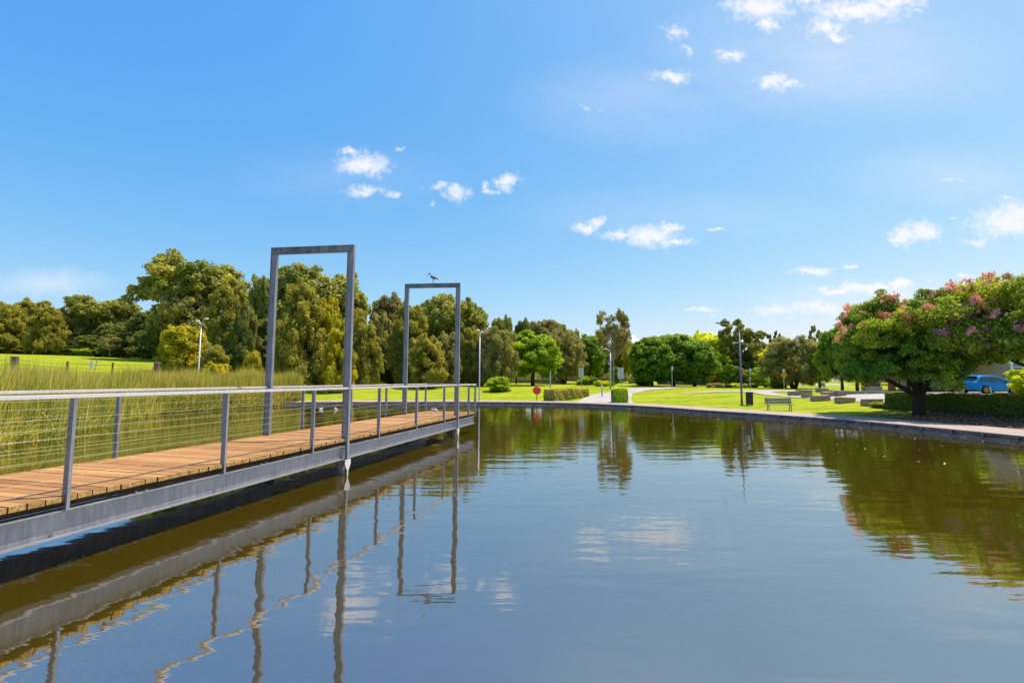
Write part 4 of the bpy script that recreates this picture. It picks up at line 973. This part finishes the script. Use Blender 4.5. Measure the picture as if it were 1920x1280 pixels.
mb = MB(); mb.sweep([(-.03, 0, H_-.05), (-.06, 0, H_+.25), (-.22, 0, H_+.47), (-.6, 0, H_+.56), (-1.2, 0, H_+.60), (-1.45, 0, H_+.64)], [.055, .045, .038, .032, .03, .03], 8); mb.build('arm', M['darkpole'], t_, smooth=True)
mb = MB(); mb.sweep([(-1.35, 0, H_+.62), (-1.45, 0, H_+.63), (-1.7, 0, H_+.68), (-1.86, 0, H_+.71)], [.03, .085, .10, .03], 10, squash=.55); mb.build('lamp_head', M['iron'], t_, smooth=True)
# thin tall pole
p = T(1145, 729.5); H_ = atY(1145, 662, p.y).z-p.z
t_ = thing('light_column', 'tall thin grey light column in front of the slender gum', 'street lamp', p, 0)
mb = MB(); mb.sweep([(0, 0, 0), (0, 0, H_)], [.10, .075], 10); mb.build('pole', M['pole'], t_, smooth=True)
mb = MB(); mb.sweep([(0, 0, H_-.05), (-.1, 0, H_+.3), (-.45, 0, H_+.5)], [.05, .04, .03], 8); mb.build('arm', M['pole'], t_, smooth=True)
mb = MB(); mb.sweep([(-.40, 0, H_+.48), (-.55, 0, H_+.5), (-.8, 0, H_+.53)], [.05, .1, .03], 8, squash=.6); mb.build('lamp_head', M['lamp'], t_, smooth=True)
# litter bin
p = T(1405.5, 760); t_ = thing('litter_bin', 'dark slatted litter bin standing beside the single arm lamp', 'litter bin', p, R(-22))
mb = MB(); mb.box((0, 0, .52), (.46, .46, .92)); 
for k in range(7):
    for s_ in (-1, 1): mb.box((-.19+.063*k, s_*.236, .52), (.04, .012, .90)); mb.box((s_*.236, -.19+.063*k, .52), (.012, .04, .90))
mb.build('body', M['black'], t_)
mb = MB(); mb.box((0, 0, 1.0), (.52, .52, .035)); mb.box((0, 0, 1.03), (.3, .3, .03), taper=.7); mb.build('lid', M['iron'], t_)
mb = MB(); [mb.box((x, y, .03), (.05, .05, .06)) for x in (-.17, .17) for y in (-.17, .17)]; mb.build('feet', M['iron'], t_)
# small bin beside the cube hedge
p = T(1153, 754.6); t_ = thing('litter_bin', 'narrow dark bin pressed against the left side of the cube hedge', 'litter bin', p+Vector((-.05, .5, 0)), .1)
mb = MB(); mb.box((0, 0, .52), (.26, .40, 1.02)); mb.build('body', M['black'], t_); mb = MB(); mb.box((0, 0, 1.06), (.3, .44, .05)); mb.build('lid', M['iron'], t_)
# bench
b0 = T(1444, 770.2); b1 = T(1482, 771.2); ang = math.atan2((b1-b0).y, (b1-b0).x)
t_ = thing('park_bench', 'grey slatted park bench with iron legs on the edge of the pond path', 'bench', (b0+b1)/2+Vector((0, .1, 0)), ang*.5-.03)
BL = 1.72
for k in range(4):
    mb = MB(); mb.box((0, -.24+.115*k, .43), (BL, .095, .035)); mb.build('seat_slat', M['slat'], t_, bevel=.006)
for k in range(4):
    mb = MB(); mb.box((0, .22+.035*k, .52+.095*k), (BL-.1, .03, .08), M4=Matrix.Rotation(R(-14), 4, 'X')); mb.build('back_slat', M['slat'], t_, bevel=.006)
for s_ in (-1, 1):
    mb = MB(); x = s_*(BL/2-.2)
    mb.sweep([(x, -.30, 0), (x, -.24, .03), (x, -.17, .22), (x, -.22, .40)], [.028, .026, .024, .028], 8)
    mb.sweep([(x, .30, 0), (x, .24, .03), (x, .14, .22), (x, .18, .40)], [.028, .026, .024, .028], 8)
    mb.box((x, 0, .40), (.045, .5, .03)); mb.sweep([(x, .18, .40), (x, .24, .55), (x, .345, .84)], [.024, .022, .018], 8)
    mb.build('leg', M['iron'], t_, smooth=False)
# red ring housing on a post
p = T(1006.5, 750.6); t_ = thing('lifebuoy_cabinet', 'round red lifebuoy housing on a short post at the water edge', 'lifebuoy housing', p, 0)
mb = MB(); mb.sweep([(0, 0, 0), (0, 0, .62)], .04, 8); mb.build('post', M['red'], t_)
mb = MB(); mb.disc((0, -.0, .95), .39, .10, 'y', 32); mb.disc((0, -.07, .95), .36, .04, 'y', 32, .39); mb.disc((0, .07, .95), .39, .04, 'y', 32, .34); mb.build('housing', M['red'], t_, bevel=.01)
mb = MB(); mb.disc((0, -.095, .95), .08, .02, 'y', 16); mb.build('latch', M['red'], t_)
# bollard
p = T(1128.8, 743.2); t_ = thing('bollard', 'slim grey bollard standing alone in the paved apron', 'bollard', p)
mb = MB(); mb.sweep([(0, 0, 0), (0, 0, 1.0)], [.075, .07], 12); mb.build('post', M['pole'], t_); mb = MB(); mb.sweep([(0, 0, 1.0), (0, 0, 1.03), (0, 0, 1.10), (0, 0, 1.16)], [.085, .09, .08, .03], 12); mb.build('cap', M['lamp'], t_)
# signs
def sign(px, by, x0, x1, y0, y1, label, mat='signback', name='signboard', rz=0):
    p = T(px, by); Y_ = p.y; a = atY(x0, y0, Y_); b_ = atY(x1, y1, Y_); t_ = thing(name, label, 'sign', p, rz)
    mb = MB(); mb.sweep([(0, 0, -.05), (0, 0, a.z-p.z+.02)], [.04, .035], 8); mb.build('post', M['pole'], t_)
    mb = MB(); w_ = abs(b_.x-a.x); h_ = abs(a.z-b_.z); cx_ = (a.x+b_.x)/2-p.x
    mb.box((cx_, .055, (a.z+b_.z)/2-p.z), (w_, .02, h_)); mb.box((cx_, .041, b_.z-p.z+h_*.2), (w_*.92, .008, .04)); mb.box((cx_, .041, b_.z-p.z+h_*.8), (w_*.92, .008, .04))
    mb.build('panel', M[mat], t_, bevel=.005); return t_
sign(1090, 726.5, 1085, 1094.5, 689, 707.5, 'grey backed signboard on a post, right of the tawny hedge')
sign(1164.5, 727, 1158.5, 1169.5, 689, 709.5, 'grey backed signboard on a post above the cube hedge')
sign(1260.5, 727.5, 1258.6, 1262.6, 687, 693.5, 'small pale sign on a thin post before the dark figs', 'white', 'post_sign')
sign(1407, 731, 1405.2, 1409, 691, 697, 'small pale sign on a thin post right of the single arm lamp', 'white', 'post_sign')
p = T(1032.5, 727.5); t_ = thing('marker_post', 'plain grey post on the lawn behind the red housing', 'post', p); mb = MB(); H_ = atY(1031, 695, p.y).z-p.z; mb.box((-.04, 0, H_/2), (.16, .10, H_)); mb.build('post', M['pole'], t_)
# yellow diamond
p = T(1470.5, 731); Y_ = p.y; t_ = thing('warning_sign', 'yellow diamond warning sign with a black figure under a small white plate', 'sign', p)
a = atY(1470, 703, Y_); zc = a.z-p.z
mb = MB(); mb.sweep([(0, 0, -.05), (0, 0, atY(1470, 693, Y_).z-p.z)], [.04, .035], 8); mb.build('post', M['pole'], t_)
mb = MB(); s_ = 6.6/FPX*Y_; mb.prism([(-s_, zc), (0, zc-s_), (s_, zc), (0, zc+s_)], 'y', .015, -.05); pn = mb.build('panel', M['yellow'], t_, bevel=.004)
mb = MB(); k = s_*.55; mb.disc((.02*k, -.064, zc+k*.62), k*.16, .006, 'y', 12)
mb.prism([(-k*.2, zc+k*.38), (k*.22, zc+k*.42), (k*.12, zc-k*.1), (k*.42, zc-k*.62), (k*.25, zc-k*.68), (0, zc-k*.2), (-k*.3, zc-k*.66), (-k*.46, zc-k*.56), (-k*.12, zc-k*.05), (-k*.15, zc+k*.15), (-k*.42, zc+k*.0), (-k*.46, zc+k*.1)], 'y', .006, -.064); mb.build('symbol', M['black'], pn)
mb = MB(); w0 = 2.4/FPX*Y_; mb.box((0, -.05, atY(1470, 694.5, Y_).z-p.z), (w0*2, .014, 5/FPX*Y_)); mb.build('plate', M['white'], t_, bevel=.004)
# blue and white sign box
p = T(1541, 727.5); Y_ = p.y; a = atY(1534, 717.8, Y_); b_ = atY(1548, 727, Y_); t_ = thing('display_board', 'low white board with blue markings under the leafy tree', 'sign', p)
mb = MB(); w_ = b_.x-a.x; h_ = a.z-b_.z+.1; mb.box((0, 0, h_/2+.08), (w_, .12, h_)); pn = mb.build('board', M['white'], t_, bevel=.01)
M['blueink'] = plain('blue_ink', (.10, .13, .35), .6)
mb = MB(); mb.disc((-.12*w_, -.067, h_*.55+.06), h_*.26, .01, 'y', 20); mb.box((.2*w_, -.067, h_*.55+.06), (w_*.18, .01, h_*.34)); mb.build('emblem', M['blueink'], pn)
mb = MB(); mb.box((-w_*.4, 0, .04), (.06, .08, .08)); mb.box((w_*.4, 0, .04), (.06, .08, .08)); mb.build('feet', M['iron'], t_)
# fence on the mound
FP = [(26, 694, 668, 'pillar'), (126, 690, 676.5, 'post'), (211, 690, 679, 'post'), (293, 696, 679.5, 'pillar')]
pl = []
for i, (px, by, ty, kd) in enumerate(FP):
    Y_ = (33, 36, 40, 43)[i]; r = ray(px, 690); X_ = r.x/r.y*Y_; z0 = float(ground(X_, Y_)); zt_ = atY(px, ty, Y_).z
    if kd == 'pillar':
        t_ = thing('fence_pillar', ('brown timber pillar with a pale cap at the left end of the wire fence', 'darker brown timber pillar at the right end of the wire fence')[i > 0], 'fence pillar', (X_, Y_, z0), .3, 'fence pillars and posts on the mound')
        H_ = zt_-z0; mb = MB(); mb.box((0, 0, H_/2-.05), (.36, .34, H_)); mb.build('shaft', M['brown'], t_, bevel=.02)
        mb = MB(); mb.box((0, 0, H_-.02), (.41, .39, .05)); mb.build('cap', M['greypanel'], t_, bevel=.01)
        mb = MB(); mb.box((-.13, -.176, H_/2), (.03, .02, H_*.9)); mb.build('strip', M['white'], t_)
    else:
        H_ = zt_-z0; mb = MB(); mb.box((0, 0, H_/2-.1), (.11, .11, H_+.15), taper=.9); o = mb.build('fence_post', M['fencepost'], None, (X_, Y_, z0)); 
        tag(o, ('thin dark fence post between the left pillar and the small white sign', 'thin dark fence post between the small white sign and the right pillar')[i > 1], 'fence post', 'fence pillars and posts on the mound')
    pl.append(Vector((X_, Y_, zt_-.22)))
a = atY(-120, 677, 30); pl = [a]+pl
mb = MB()
for z_ in (0, -.3, -.6):
    for i in range(len(pl)-1): mb.sweep([pl[i]+Vector((0, 0, z_)), (pl[i]+pl[i+1])/2+Vector((0, 0, z_-.03)), pl[i+1]+Vector((0, 0, z_))], .014, 5)
o = mb.build('fence_wire', M['fencepost'], None); tag(o, 'dark strained wires of the fence crossing the grassy mound', 'fence wire')
X_ = atY(171, 690, 38); z0 = float(ground(X_.x, 38)); t_ = thing('notice', 'small white notice with a leaning grey stake on the mound fence', 'sign', (X_.x, 38, z0))
mb = MB(); mb.box((0, 0, atY(171, 683, 38).z-z0), (.26, .03, .52)); mb.build('plate', M['white'], t_); H_ = atY(177, 672, 38).z-z0
mb = MB(); mb.sweep([(.1, .05, -.1), (.40, .05, H_)], .035, 6); mb.build('stake', M['greypanel'], t_)
# sandstone blocks and low walls
BK = [(1484,1501,732.5,742,'small stone block at the left end of the scattered blocks'),
 (1510.6,1525.6,737,746,'squat stone block in the middle of the lawn loop'),
 (1499,1524,731,738.5,'long low stone block behind the leftmost one'),
 (1539,1555,729,735,'farthest stone block under the display board'),
 (1528.5,1558.5,740,751.8,'wide stone block nearest the lawn centre'),
 (1548,1571.6,733.8,744,'stone block behind the wide one'),
 (1571,1590,731.5,743,'stone block at the corner of the plaza'),
 (1574.4,1606,744,756,'stone block between the wide one and the last one'),
 (1625,1659,747,760.5,'last stone block on the right beside the hedge')]
brn = random.Random(4)
for (x0, x1, y0, y1, lb) in BK:
    p = T((x0+x1)/2, y1); w_ = (x1-x0)/FPX*p.y; top_ = atY(x0, y0, p.y).z; dpt = .7; h_ = max(.35, (top_-p.z)*.93)
    mb = MB(); rz = brn.uniform(-.25, .25); mb.box((0, dpt/2, h_/2-.05), (w_*.94, dpt, h_+.1), M4=Matrix.Rotation(rz, 4, 'Z') @ Matrix.Rotation(brn.uniform(-.05, .05), 4, 'Y'))
    for i in range(len(mb.v)): v = mb.v[i]; mb.v[i] = (v[0]+brn.uniform(-.05, .05), v[1]+brn.uniform(-.05, .05), v[2]+brn.uniform(-.03, .03))
    o = mb.build('stone_block', M['sandstone'], None, p, bevel=.035); tag(o, lb, 'stone block', 'sandstone blocks on the lawn')
def wall(name, x0, x1, yt0, yt1, yb0, yb1, mat, label, cap=None, th_=.35, cat='wall'):
    a = T(x0, yb0); b_ = T(x1, yb1); za = atY(x0, yt0, a.y).z; zb_ = atY(x1, yt1, b_.y).z; d_ = (b_-a); n_ = Vector((-d_.y, d_.x, 0)).normalized()*th_
    t_ = thing(name, label, cat, a)
    def slab(a0, a1, b0, b1, grow=0.0):
        g_ = n_.normalized()*grow; o_ = a
        vs = [Vector((a.x, a.y, a0))-g_, Vector((b_.x, b_.y, b0))-g_, Vector((b_.x, b_.y, b0))+n_+g_, Vector((a.x, a.y, a0))+n_+g_, Vector((a.x, a.y, a1))-g_, Vector((b_.x, b_.y, b1))-g_, Vector((b_.x, b_.y, b1))+n_+g_, Vector((a.x, a.y, a1))+n_+g_]
        return [v-o_ for v in vs], [(0, 3, 2, 1), (4, 5, 6, 7), (0, 1, 5, 4), (1, 2, 6, 5), (2, 3, 7, 6), (3, 0, 4, 7)]
    mb = MB(); mb.add(*slab(a.z-.3, za-.08, b_.z-.3, zb_-.08)); mb.build('wall', M[mat], t_)
    mb = MB(); mb.add(*slab(za-.08, za, zb_-.08, zb_, .04)); mb.build('coping', M[cap or mat], t_)
    return t_
wall('garden_wall', 935, 1060, 710.5, 711.5, 717.3, 718.5, 'stonewall', 'low grey stone garden wall behind the bright round tree', 'concrete')
wall('garden_wall', 1062, 1176, 706.5, 707, 714.5, 715, 'brick', 'brownish garden wall behind the middle flower bed', 'concrete')
wall('garden_wall', 1178, 1192, 713, 713, 719, 719, 'brick', 'short brown wall left of the figs')
wall('brick_wall', 1232, 1345, 712, 712.5, 721, 721.5, 'brick', 'red brick wall glimpsed beneath the fig crowns')
wall('low_wall', 1587, 1624, 733, 733, 739, 739, 'greypanel', 'low dark grey wall left of the pale wall panel')
wall('low_wall', 1625, 1661, 733, 733, 738.5, 738.5, 'concrete', 'pale low wall panel under the orange panel')
wall('low_wall', 1662, 1722, 733.5, 734, 737.5, 738, 'greypanel', 'long low wall between the orange panel and the tree trunk')
def panel(px0, px1, yt, yb, mat, label, lean=0, name='sculpture_panel'):
    p = T((px0+px1)/2, yb); w_ = (px1-px0)/FPX*p.y; h_ = atY(px0, yt, p.y).z-p.z; t_ = MB()
    t_.prism([(-w_/2+lean, 0), (w_/2+lean, 0), (w_/2, h_), (-w_/2, h_*.96)], 'y', .22); o = t_.build(name, M[mat], None, p-Vector((0, 0, .03)), bevel=.02); return tag(o, label, 'sculpture', 'upright sculpture panels')
panel(1617, 1623, 714, 732.5, 'greypanel', 'leaning grey panel at the left of the sculpture group', .3)
panel(1645.5, 1651, 711.5, 732, 'greypanel', 'pale upright panel with a slanted top', -.15)
panel(1666.5, 1678.5, 706.5, 732.5, 'orange', 'rust orange upright panel')
panel(1688, 1694, 719, 732.5, 'greypanel', 'short grey panel right of the orange one', 0)
for px, lb in ((1627, 'planter of dark purple foliage beside the leaning grey panel'), (1642, 'planter of dark purple foliage beside the pale panel')):
    p = T(px, 732.8); t_ = thing('planter', lb, 'planter', p, 0, 'planters between the sculpture panels'); mb = MB(); mb.box((0, 0, .22), (.75, .6, .46), taper=1.15); mb.build('pot', M['greypanel'], t_)
    me = leaf_mesh('foliage', [[rg_x, 0, .75, .28, .28, .35, .3] for rg_x in (-.2, .2)], 700, .06, 9, 2); me.materials.append(M['blossom_purple']); f_ = bpy.data.objects.new('foliage', me); C.objects.link(f_); f_.parent = t_
# hedge-side timber posts by the cars
for px, ty, yb_, lb, w_ in ((1835.5, 711, 743, 'pale square timber post left of the blue car', .36), (1861, 726, 746, 'slanting pale tree stake before the blue car door', .09)):
    pass
p = T(1803, 750); zt_ = atY(1803, 711.5, p.y).z
mb = MB(); mb.box((0, 0, (zt_-p.z)/2), (7.6/FPX*p.y, .25, zt_-p.z)); o = mb.build('timber_post', plain('pale_timber', (.30, .30, .19), .85), None, p, bevel=.02); tag(o, 'pale square post standing against the tail of the blue car', 'post')
p = T(1861.5, 752); zt_ = atY(1858, 727, p.y).z
mb = MB(); mb.sweep([(.06, 0, 0), (-.12, 0, zt_-p.z)], .04, 7); o = mb.build('tree_stake', plain('stake_timber', (.48, .55, .50), .8), None, p); tag(o, 'thin pale stake slanting in front of the blue car door', 'stake')

# ------------------------------------------------------------------ cars
def car(name, label, loc, rz, paint, rim, L_=4.3):
    t_ = thing(name, label, 'car', loc, rz, 'cars parked behind the long hedge')
    # side profile, +x is the nose
    prof_ = [(-2.10, .32), (-2.16, .60), (-2.12, .92), (-1.98, 1.02), (-1.72, 1.36), (-1.45, 1.455), (-.6, 1.50), (.05, 1.46), (.45, 1.32), (1.05, .98), (1.75, .86), (2.08, .70), (2.14, .45), (2.08, .28)]
    low = []
    for cx_ in (1.30, -1.28):
        low += [(cx_+.38*math.cos(a_), .32+.38*math.sin(a_)) for a_ in [R(q) for q in range(0, 181, 20)]]
    poly = prof_+[(1.68, .24)]+low[:10]+[(.9, .22), (-.88, .22)]+low[10:]+[(-1.68, .26)]
    halfw = lambda z: .86 if z < .9 else .86-(z-.9)*.30
    n = len(poly); vs = []; 
    for s_ in (-1, 1):
        for x, z in poly:
            tap = 1-.10*max(0, (abs(x)-1.5)/.65)**2
            vs.append((x, s_*halfw(z)*tap, z))
    mb = MB()
    # triangulate side via bmesh-friendly ngon
    mb.add(vs, [tuple(range(n)), tuple(reversed(range(n, 2*n)))]+[(i, i+n, (i+1) % n+n, (i+1) % n) for i in range(n)])
    body = mb.build('body', paint, t_, bevel=.035)
    # windows: side glass panes, windscreen, rear glass
    for s_ in (-1, 1):
        for pane in ([(-1.62, 1.04), (-1.42, 1.36), (-.62, 1.41), (-.62, 1.02)], [(-.56, 1.02), (-.56, 1.41), (0, 1.38), (.36, 1.27), (.86, 1.0)]):
            mb = MB(); vs = [(x, s_*(halfw(z)+.004), z) for x, z in pane]+[(x, s_*(halfw(z)-.02), z) for x, z in pane]; k_ = len(pane)
            mb.add(vs, [tuple(range(k_)), tuple(reversed(range(k_, 2*k_)))]+[(i, i+k_, (i+1) % k_+k_, (i+1) % k_) for i in range(k_)]); mb.build('window', M['glass'], t_)
    mb = MB()
    def quad(x0, z0, x1, z1, w0, w1, off):
        d_ = Vector((x1-x0, 0, z1-z0)).normalized(); nrm = Vector((-d_.z, 0, d_.x))*off
        mb.add([Vector((x0, -w0, z0))+nrm, Vector((x0, w0, z0))+nrm, Vector((x1, w1, z1))+nrm, Vector((x1, -w1, z1))+nrm], [(0, 1, 2, 3)])
    quad(1.0, 1.02, .5, 1.31, .74, .68, -.012); o = mb.build('windscreen', M['glass'], t_)
    mb = MB(); quad(-1.94, 1.06, -1.74, 1.34, .72, .66, .012); mb.build('rear_window', M['glass'], t_)
    for s_ in (-1, 1):
        mb = MB(); mb.box((-2.06, s_*.66, .86), (.14, .26, .13)); mb.build('tail_light', M['red'], t_, bevel=.02)
        mb = MB(); mb.box((1.98, s_*.62, .66), (.16, .3, .12)); mb.build('headlight', M['lamp'], t_, bevel=.02)
        mb = MB(); mb.box((.72, s_*.92, 1.02), (.16, .12, .11)); mb.build('mirror', paint, t_, bevel=.03)
        mb = MB(); mb.box((-.59, s_*.863, .62), (.012, .008, .66)); mb.box((.62, s_*.863, .62), (.012, .008, .66)); mb.box((-.42, s_*.868, .88), (.16, .015, .03)); mb.build('door_seam', M['black'], t_)
        for x in (-1.28, 1.30):
            mb = MB(); mb.disc((x, s_*.77, .32), .32, .2, 'y', 28); w_ = mb.build('wheel', M['tyre'], t_, bevel=.02)
            mb = MB(); mb.disc((x, s_*.877, .32), .10, .02, 'y', 16)
            for q in range(7):
                a_ = q*2*math.pi/7; mb.box((x+math.cos(a_)*.13, s_*.877, .32+math.sin(a_)*.13), (.20, .018, .045), M4=Matrix.Rotation(-a_, 4, 'Y'))
            for q in range(24):
                a_ = q*2*math.pi/24; mb.box((x+math.cos(a_)*.225, s_*.877, .32+math.sin(a_)*.225), (.03, .018, .066), M4=Matrix.Rotation(-a_, 4, 'Y'))
            mb.build('rim', rim, w_)
    mb = MB(); mb.box((-1.70, 0, 1.43), (.34, 1.14, .035)); mb.build('spoiler', paint, t_, bevel=.01)
    return t_
Yc = 40.0; pc = atY(1853, 745, Yc); zg = float(ground(pc.x, Yc))
car('parked_car', 'bright blue hatchback with gold wheels parked behind the hedge', (pc.x, Yc, zg+.02), R(8), M['bluepaint'], M['gold'])
pc = atY(1778, 742, 45.5); zg = float(ground(pc.x, 45.5))
car('parked_car', 'silver grey car nosing out behind the pale post', (pc.x, 45.5, zg+.02), R(180+8), M['silver'], M['alloy'])
# ------------------------------------------------------------------ buildings
t_ = thing('house', 'beige house with a white porch behind the right hand trees', 'house', (46, 47, float(ground(46, 47))), R(-12))
mb = MB(); mb.box((5, 4, 2.9), (16, 8, 6.2)); mb.build('wall', M['render_wall'], t_)
mb = MB(); mb.box((5, 4, 6.15), (17, 9, .3)); mb.box((5, 4, 6.8), (15, 7, 1.1), taper=.35); mb.build('roof', M['roof'], t_)
mb = MB(); mb.box((-1, -1.2, 2.75), (4.2, 2.3, .2)); mb.build('porch_roof', M['white'], t_)
for x in (-2.9, .9): mb = MB(); mb.box((x, -2.2, 1.3), (.18, .18, 2.7)); mb.build('porch_post', M['white'], t_)
for x, z in ((-1.6, 1.6), (3, 1.7), (7, 1.7), (-1, 4.6), (3, 4.6), (7, 4.6)):
    mb = MB(); mb.box((x, -.02, z), (1.5, .06, 1.3)); w_ = mb.build('window', M['white'], t_); mb = MB(); mb.box((x, -.055, z), (1.3, .02, 1.1)); mb.build('pane', M['glass'], w_)
p = T(1120, 713); z0 = p.z; Y_ = p.y; a = atY(1094, 676, Y_); b_ = atY(1147, 668, Y_)
t_ = thing('pavilion', 'open pavilion with a low brown hipped roof among the middle trees', 'pavilion', (atY(1120, 700, Y_).x, Y_, z0))
w_ = (b_.x-a.x); h0_ = a.z-z0; mb = MB(); mb.box((0, 2, h0_+.35), (w_, 6, .8), taper=.45); mb.build('roof', M['roof'], t_)
for x in (-.45, -.15, .15, .45):
    for y in (-.7, 4.7): mb = MB(); mb.box((x*w_*.96, y, h0_/2), (.22, .22, h0_)); mb.build('post', M['brown'], t_)
mb = MB(); mb.box((0, 4.2, .7), (w_*.8, .2, 1.5)); mb.build('rear_wall', M['brick'], t_)
Y_ = 125; p = atY(1186, 646, Y_); z0 = float(ground(p.x, Y_)); a = atY(1184, 627.5, Y_)
t_ = thing('tensile_roof', 'white pointed fabric roof rising behind the middle trees', 'tent', (p.x, Y_, z0))
mb = MB(); n_ = 24; rings = [(a.z-z0, .15), ((a.z-z0)*.93, .8), (a.z-z0-1.6, 2.0), (p.z-z0+.1, 3.6)]; vs = []; fs = []
for z_, r_ in rings:
    for k in range(n_): vs.append((math.cos(2*math.pi*k/n_)*r_*1.1, math.sin(2*math.pi*k/n_)*r_*1.1, z_-(.15 if k % 3 else 0)*(r_ > 3)))
for i in range(3):
    for k in range(n_): fs.append((i*n_+k, i*n_+(k+1) % n_, (i+1)*n_+(k+1) % n_, (i+1)*n_+k))
mb.add(vs, fs); mb.build('canopy', M['tent'], t_, smooth=True)
for k in range(4): mb = MB(); a_ = k*math.pi/2+.4; mb.sweep([(math.cos(a_)*3.7, math.sin(a_)*3.7, 0), (math.cos(a_)*3.7, math.sin(a_)*3.7, p.z-z0+.1)], .1, 8); mb.build('mast', M['pole'], t_)

# ------------------------------------------------------------------ fallen leaves (stuff)
def scatter(name, pts, size, mat, label, seed):
    rg = np.random.default_rng(seed); n = len(pts); a_ = rg.uniform(0, 6.28, n); s_ = size*rg.uniform(.5, 1.5, n)
    u = np.stack([np.cos(a_), np.sin(a_), rg.normal(0, .25, n)], -1)*s_[:, None]; v = np.stack([-np.sin(a_), np.cos(a_), rg.normal(0, .25, n)], -1)*s_[:, None]*.6
    P_ = np.array(pts); V = np.stack([P_-u, P_-v, P_+u, P_+v], 1)
    me = bpy.data.meshes.new(name); me.vertices.add(4*n); me.vertices.foreach_set('co', V.ravel()); me.loops.add(4*n); me.loops.foreach_set('vertex_index', np.arange(4*n))
    me.polygons.add(n); me.polygons.foreach_set('loop_start', np.arange(n)*4); me.update(calc_edges=True)
    at_ = me.attributes.new('tint', 'FLOAT', 'POINT'); at_.data.foreach_set('value', np.repeat(rg.random(n), 4)); me.materials.append(mat)
    o = bpy.data.objects.new(name, me); C.objects.link(o); tag(o, label, kind='stuff')
rg = np.random.default_rng(4)
LIT = foliage('leaf_litter', (.05, .025, .012), (.16, .075, .03), (.30, .18, .08), .1)
a_ = rg.uniform(ga[0]-.08, ga[-1], 9000); d_ = 3.0+rg.random(9000)**1.2*6.2; xx = CX+(Rsh(a_)+d_)*np.sin(a_); yq = CY+(Rsh(a_)+d_)*np.cos(a_)
scatter('leaf_litter', np.stack([xx, yq, ground(xx, yq)+.07], -1), .05, LIT, 'dry brown leaf litter under the flowering trees', 1)
a_ = rg.uniform(.3, 2.2, 260); d_ = -rg.random(260)**2*9-.25; xx = CX+(Rsh(a_)+d_)*np.sin(a_); yq = CY+(Rsh(a_)+d_)*np.cos(a_)
b_ = rg.uniform(-1.2, .5, 160); d2 = -rg.random(160)**1.5*6-.3; xx = np.r_[xx, CX+(Rsh(b_)+d2)*np.sin(b_)]; yq = np.r_[yq, CY+(Rsh(b_)+d2)*np.cos(b_)]
scatter('floating_leaves', np.stack([xx, yq, np.full(len(xx), .012)], -1), .03, LIT, 'small leaves floating on the pond near its edge', 2)
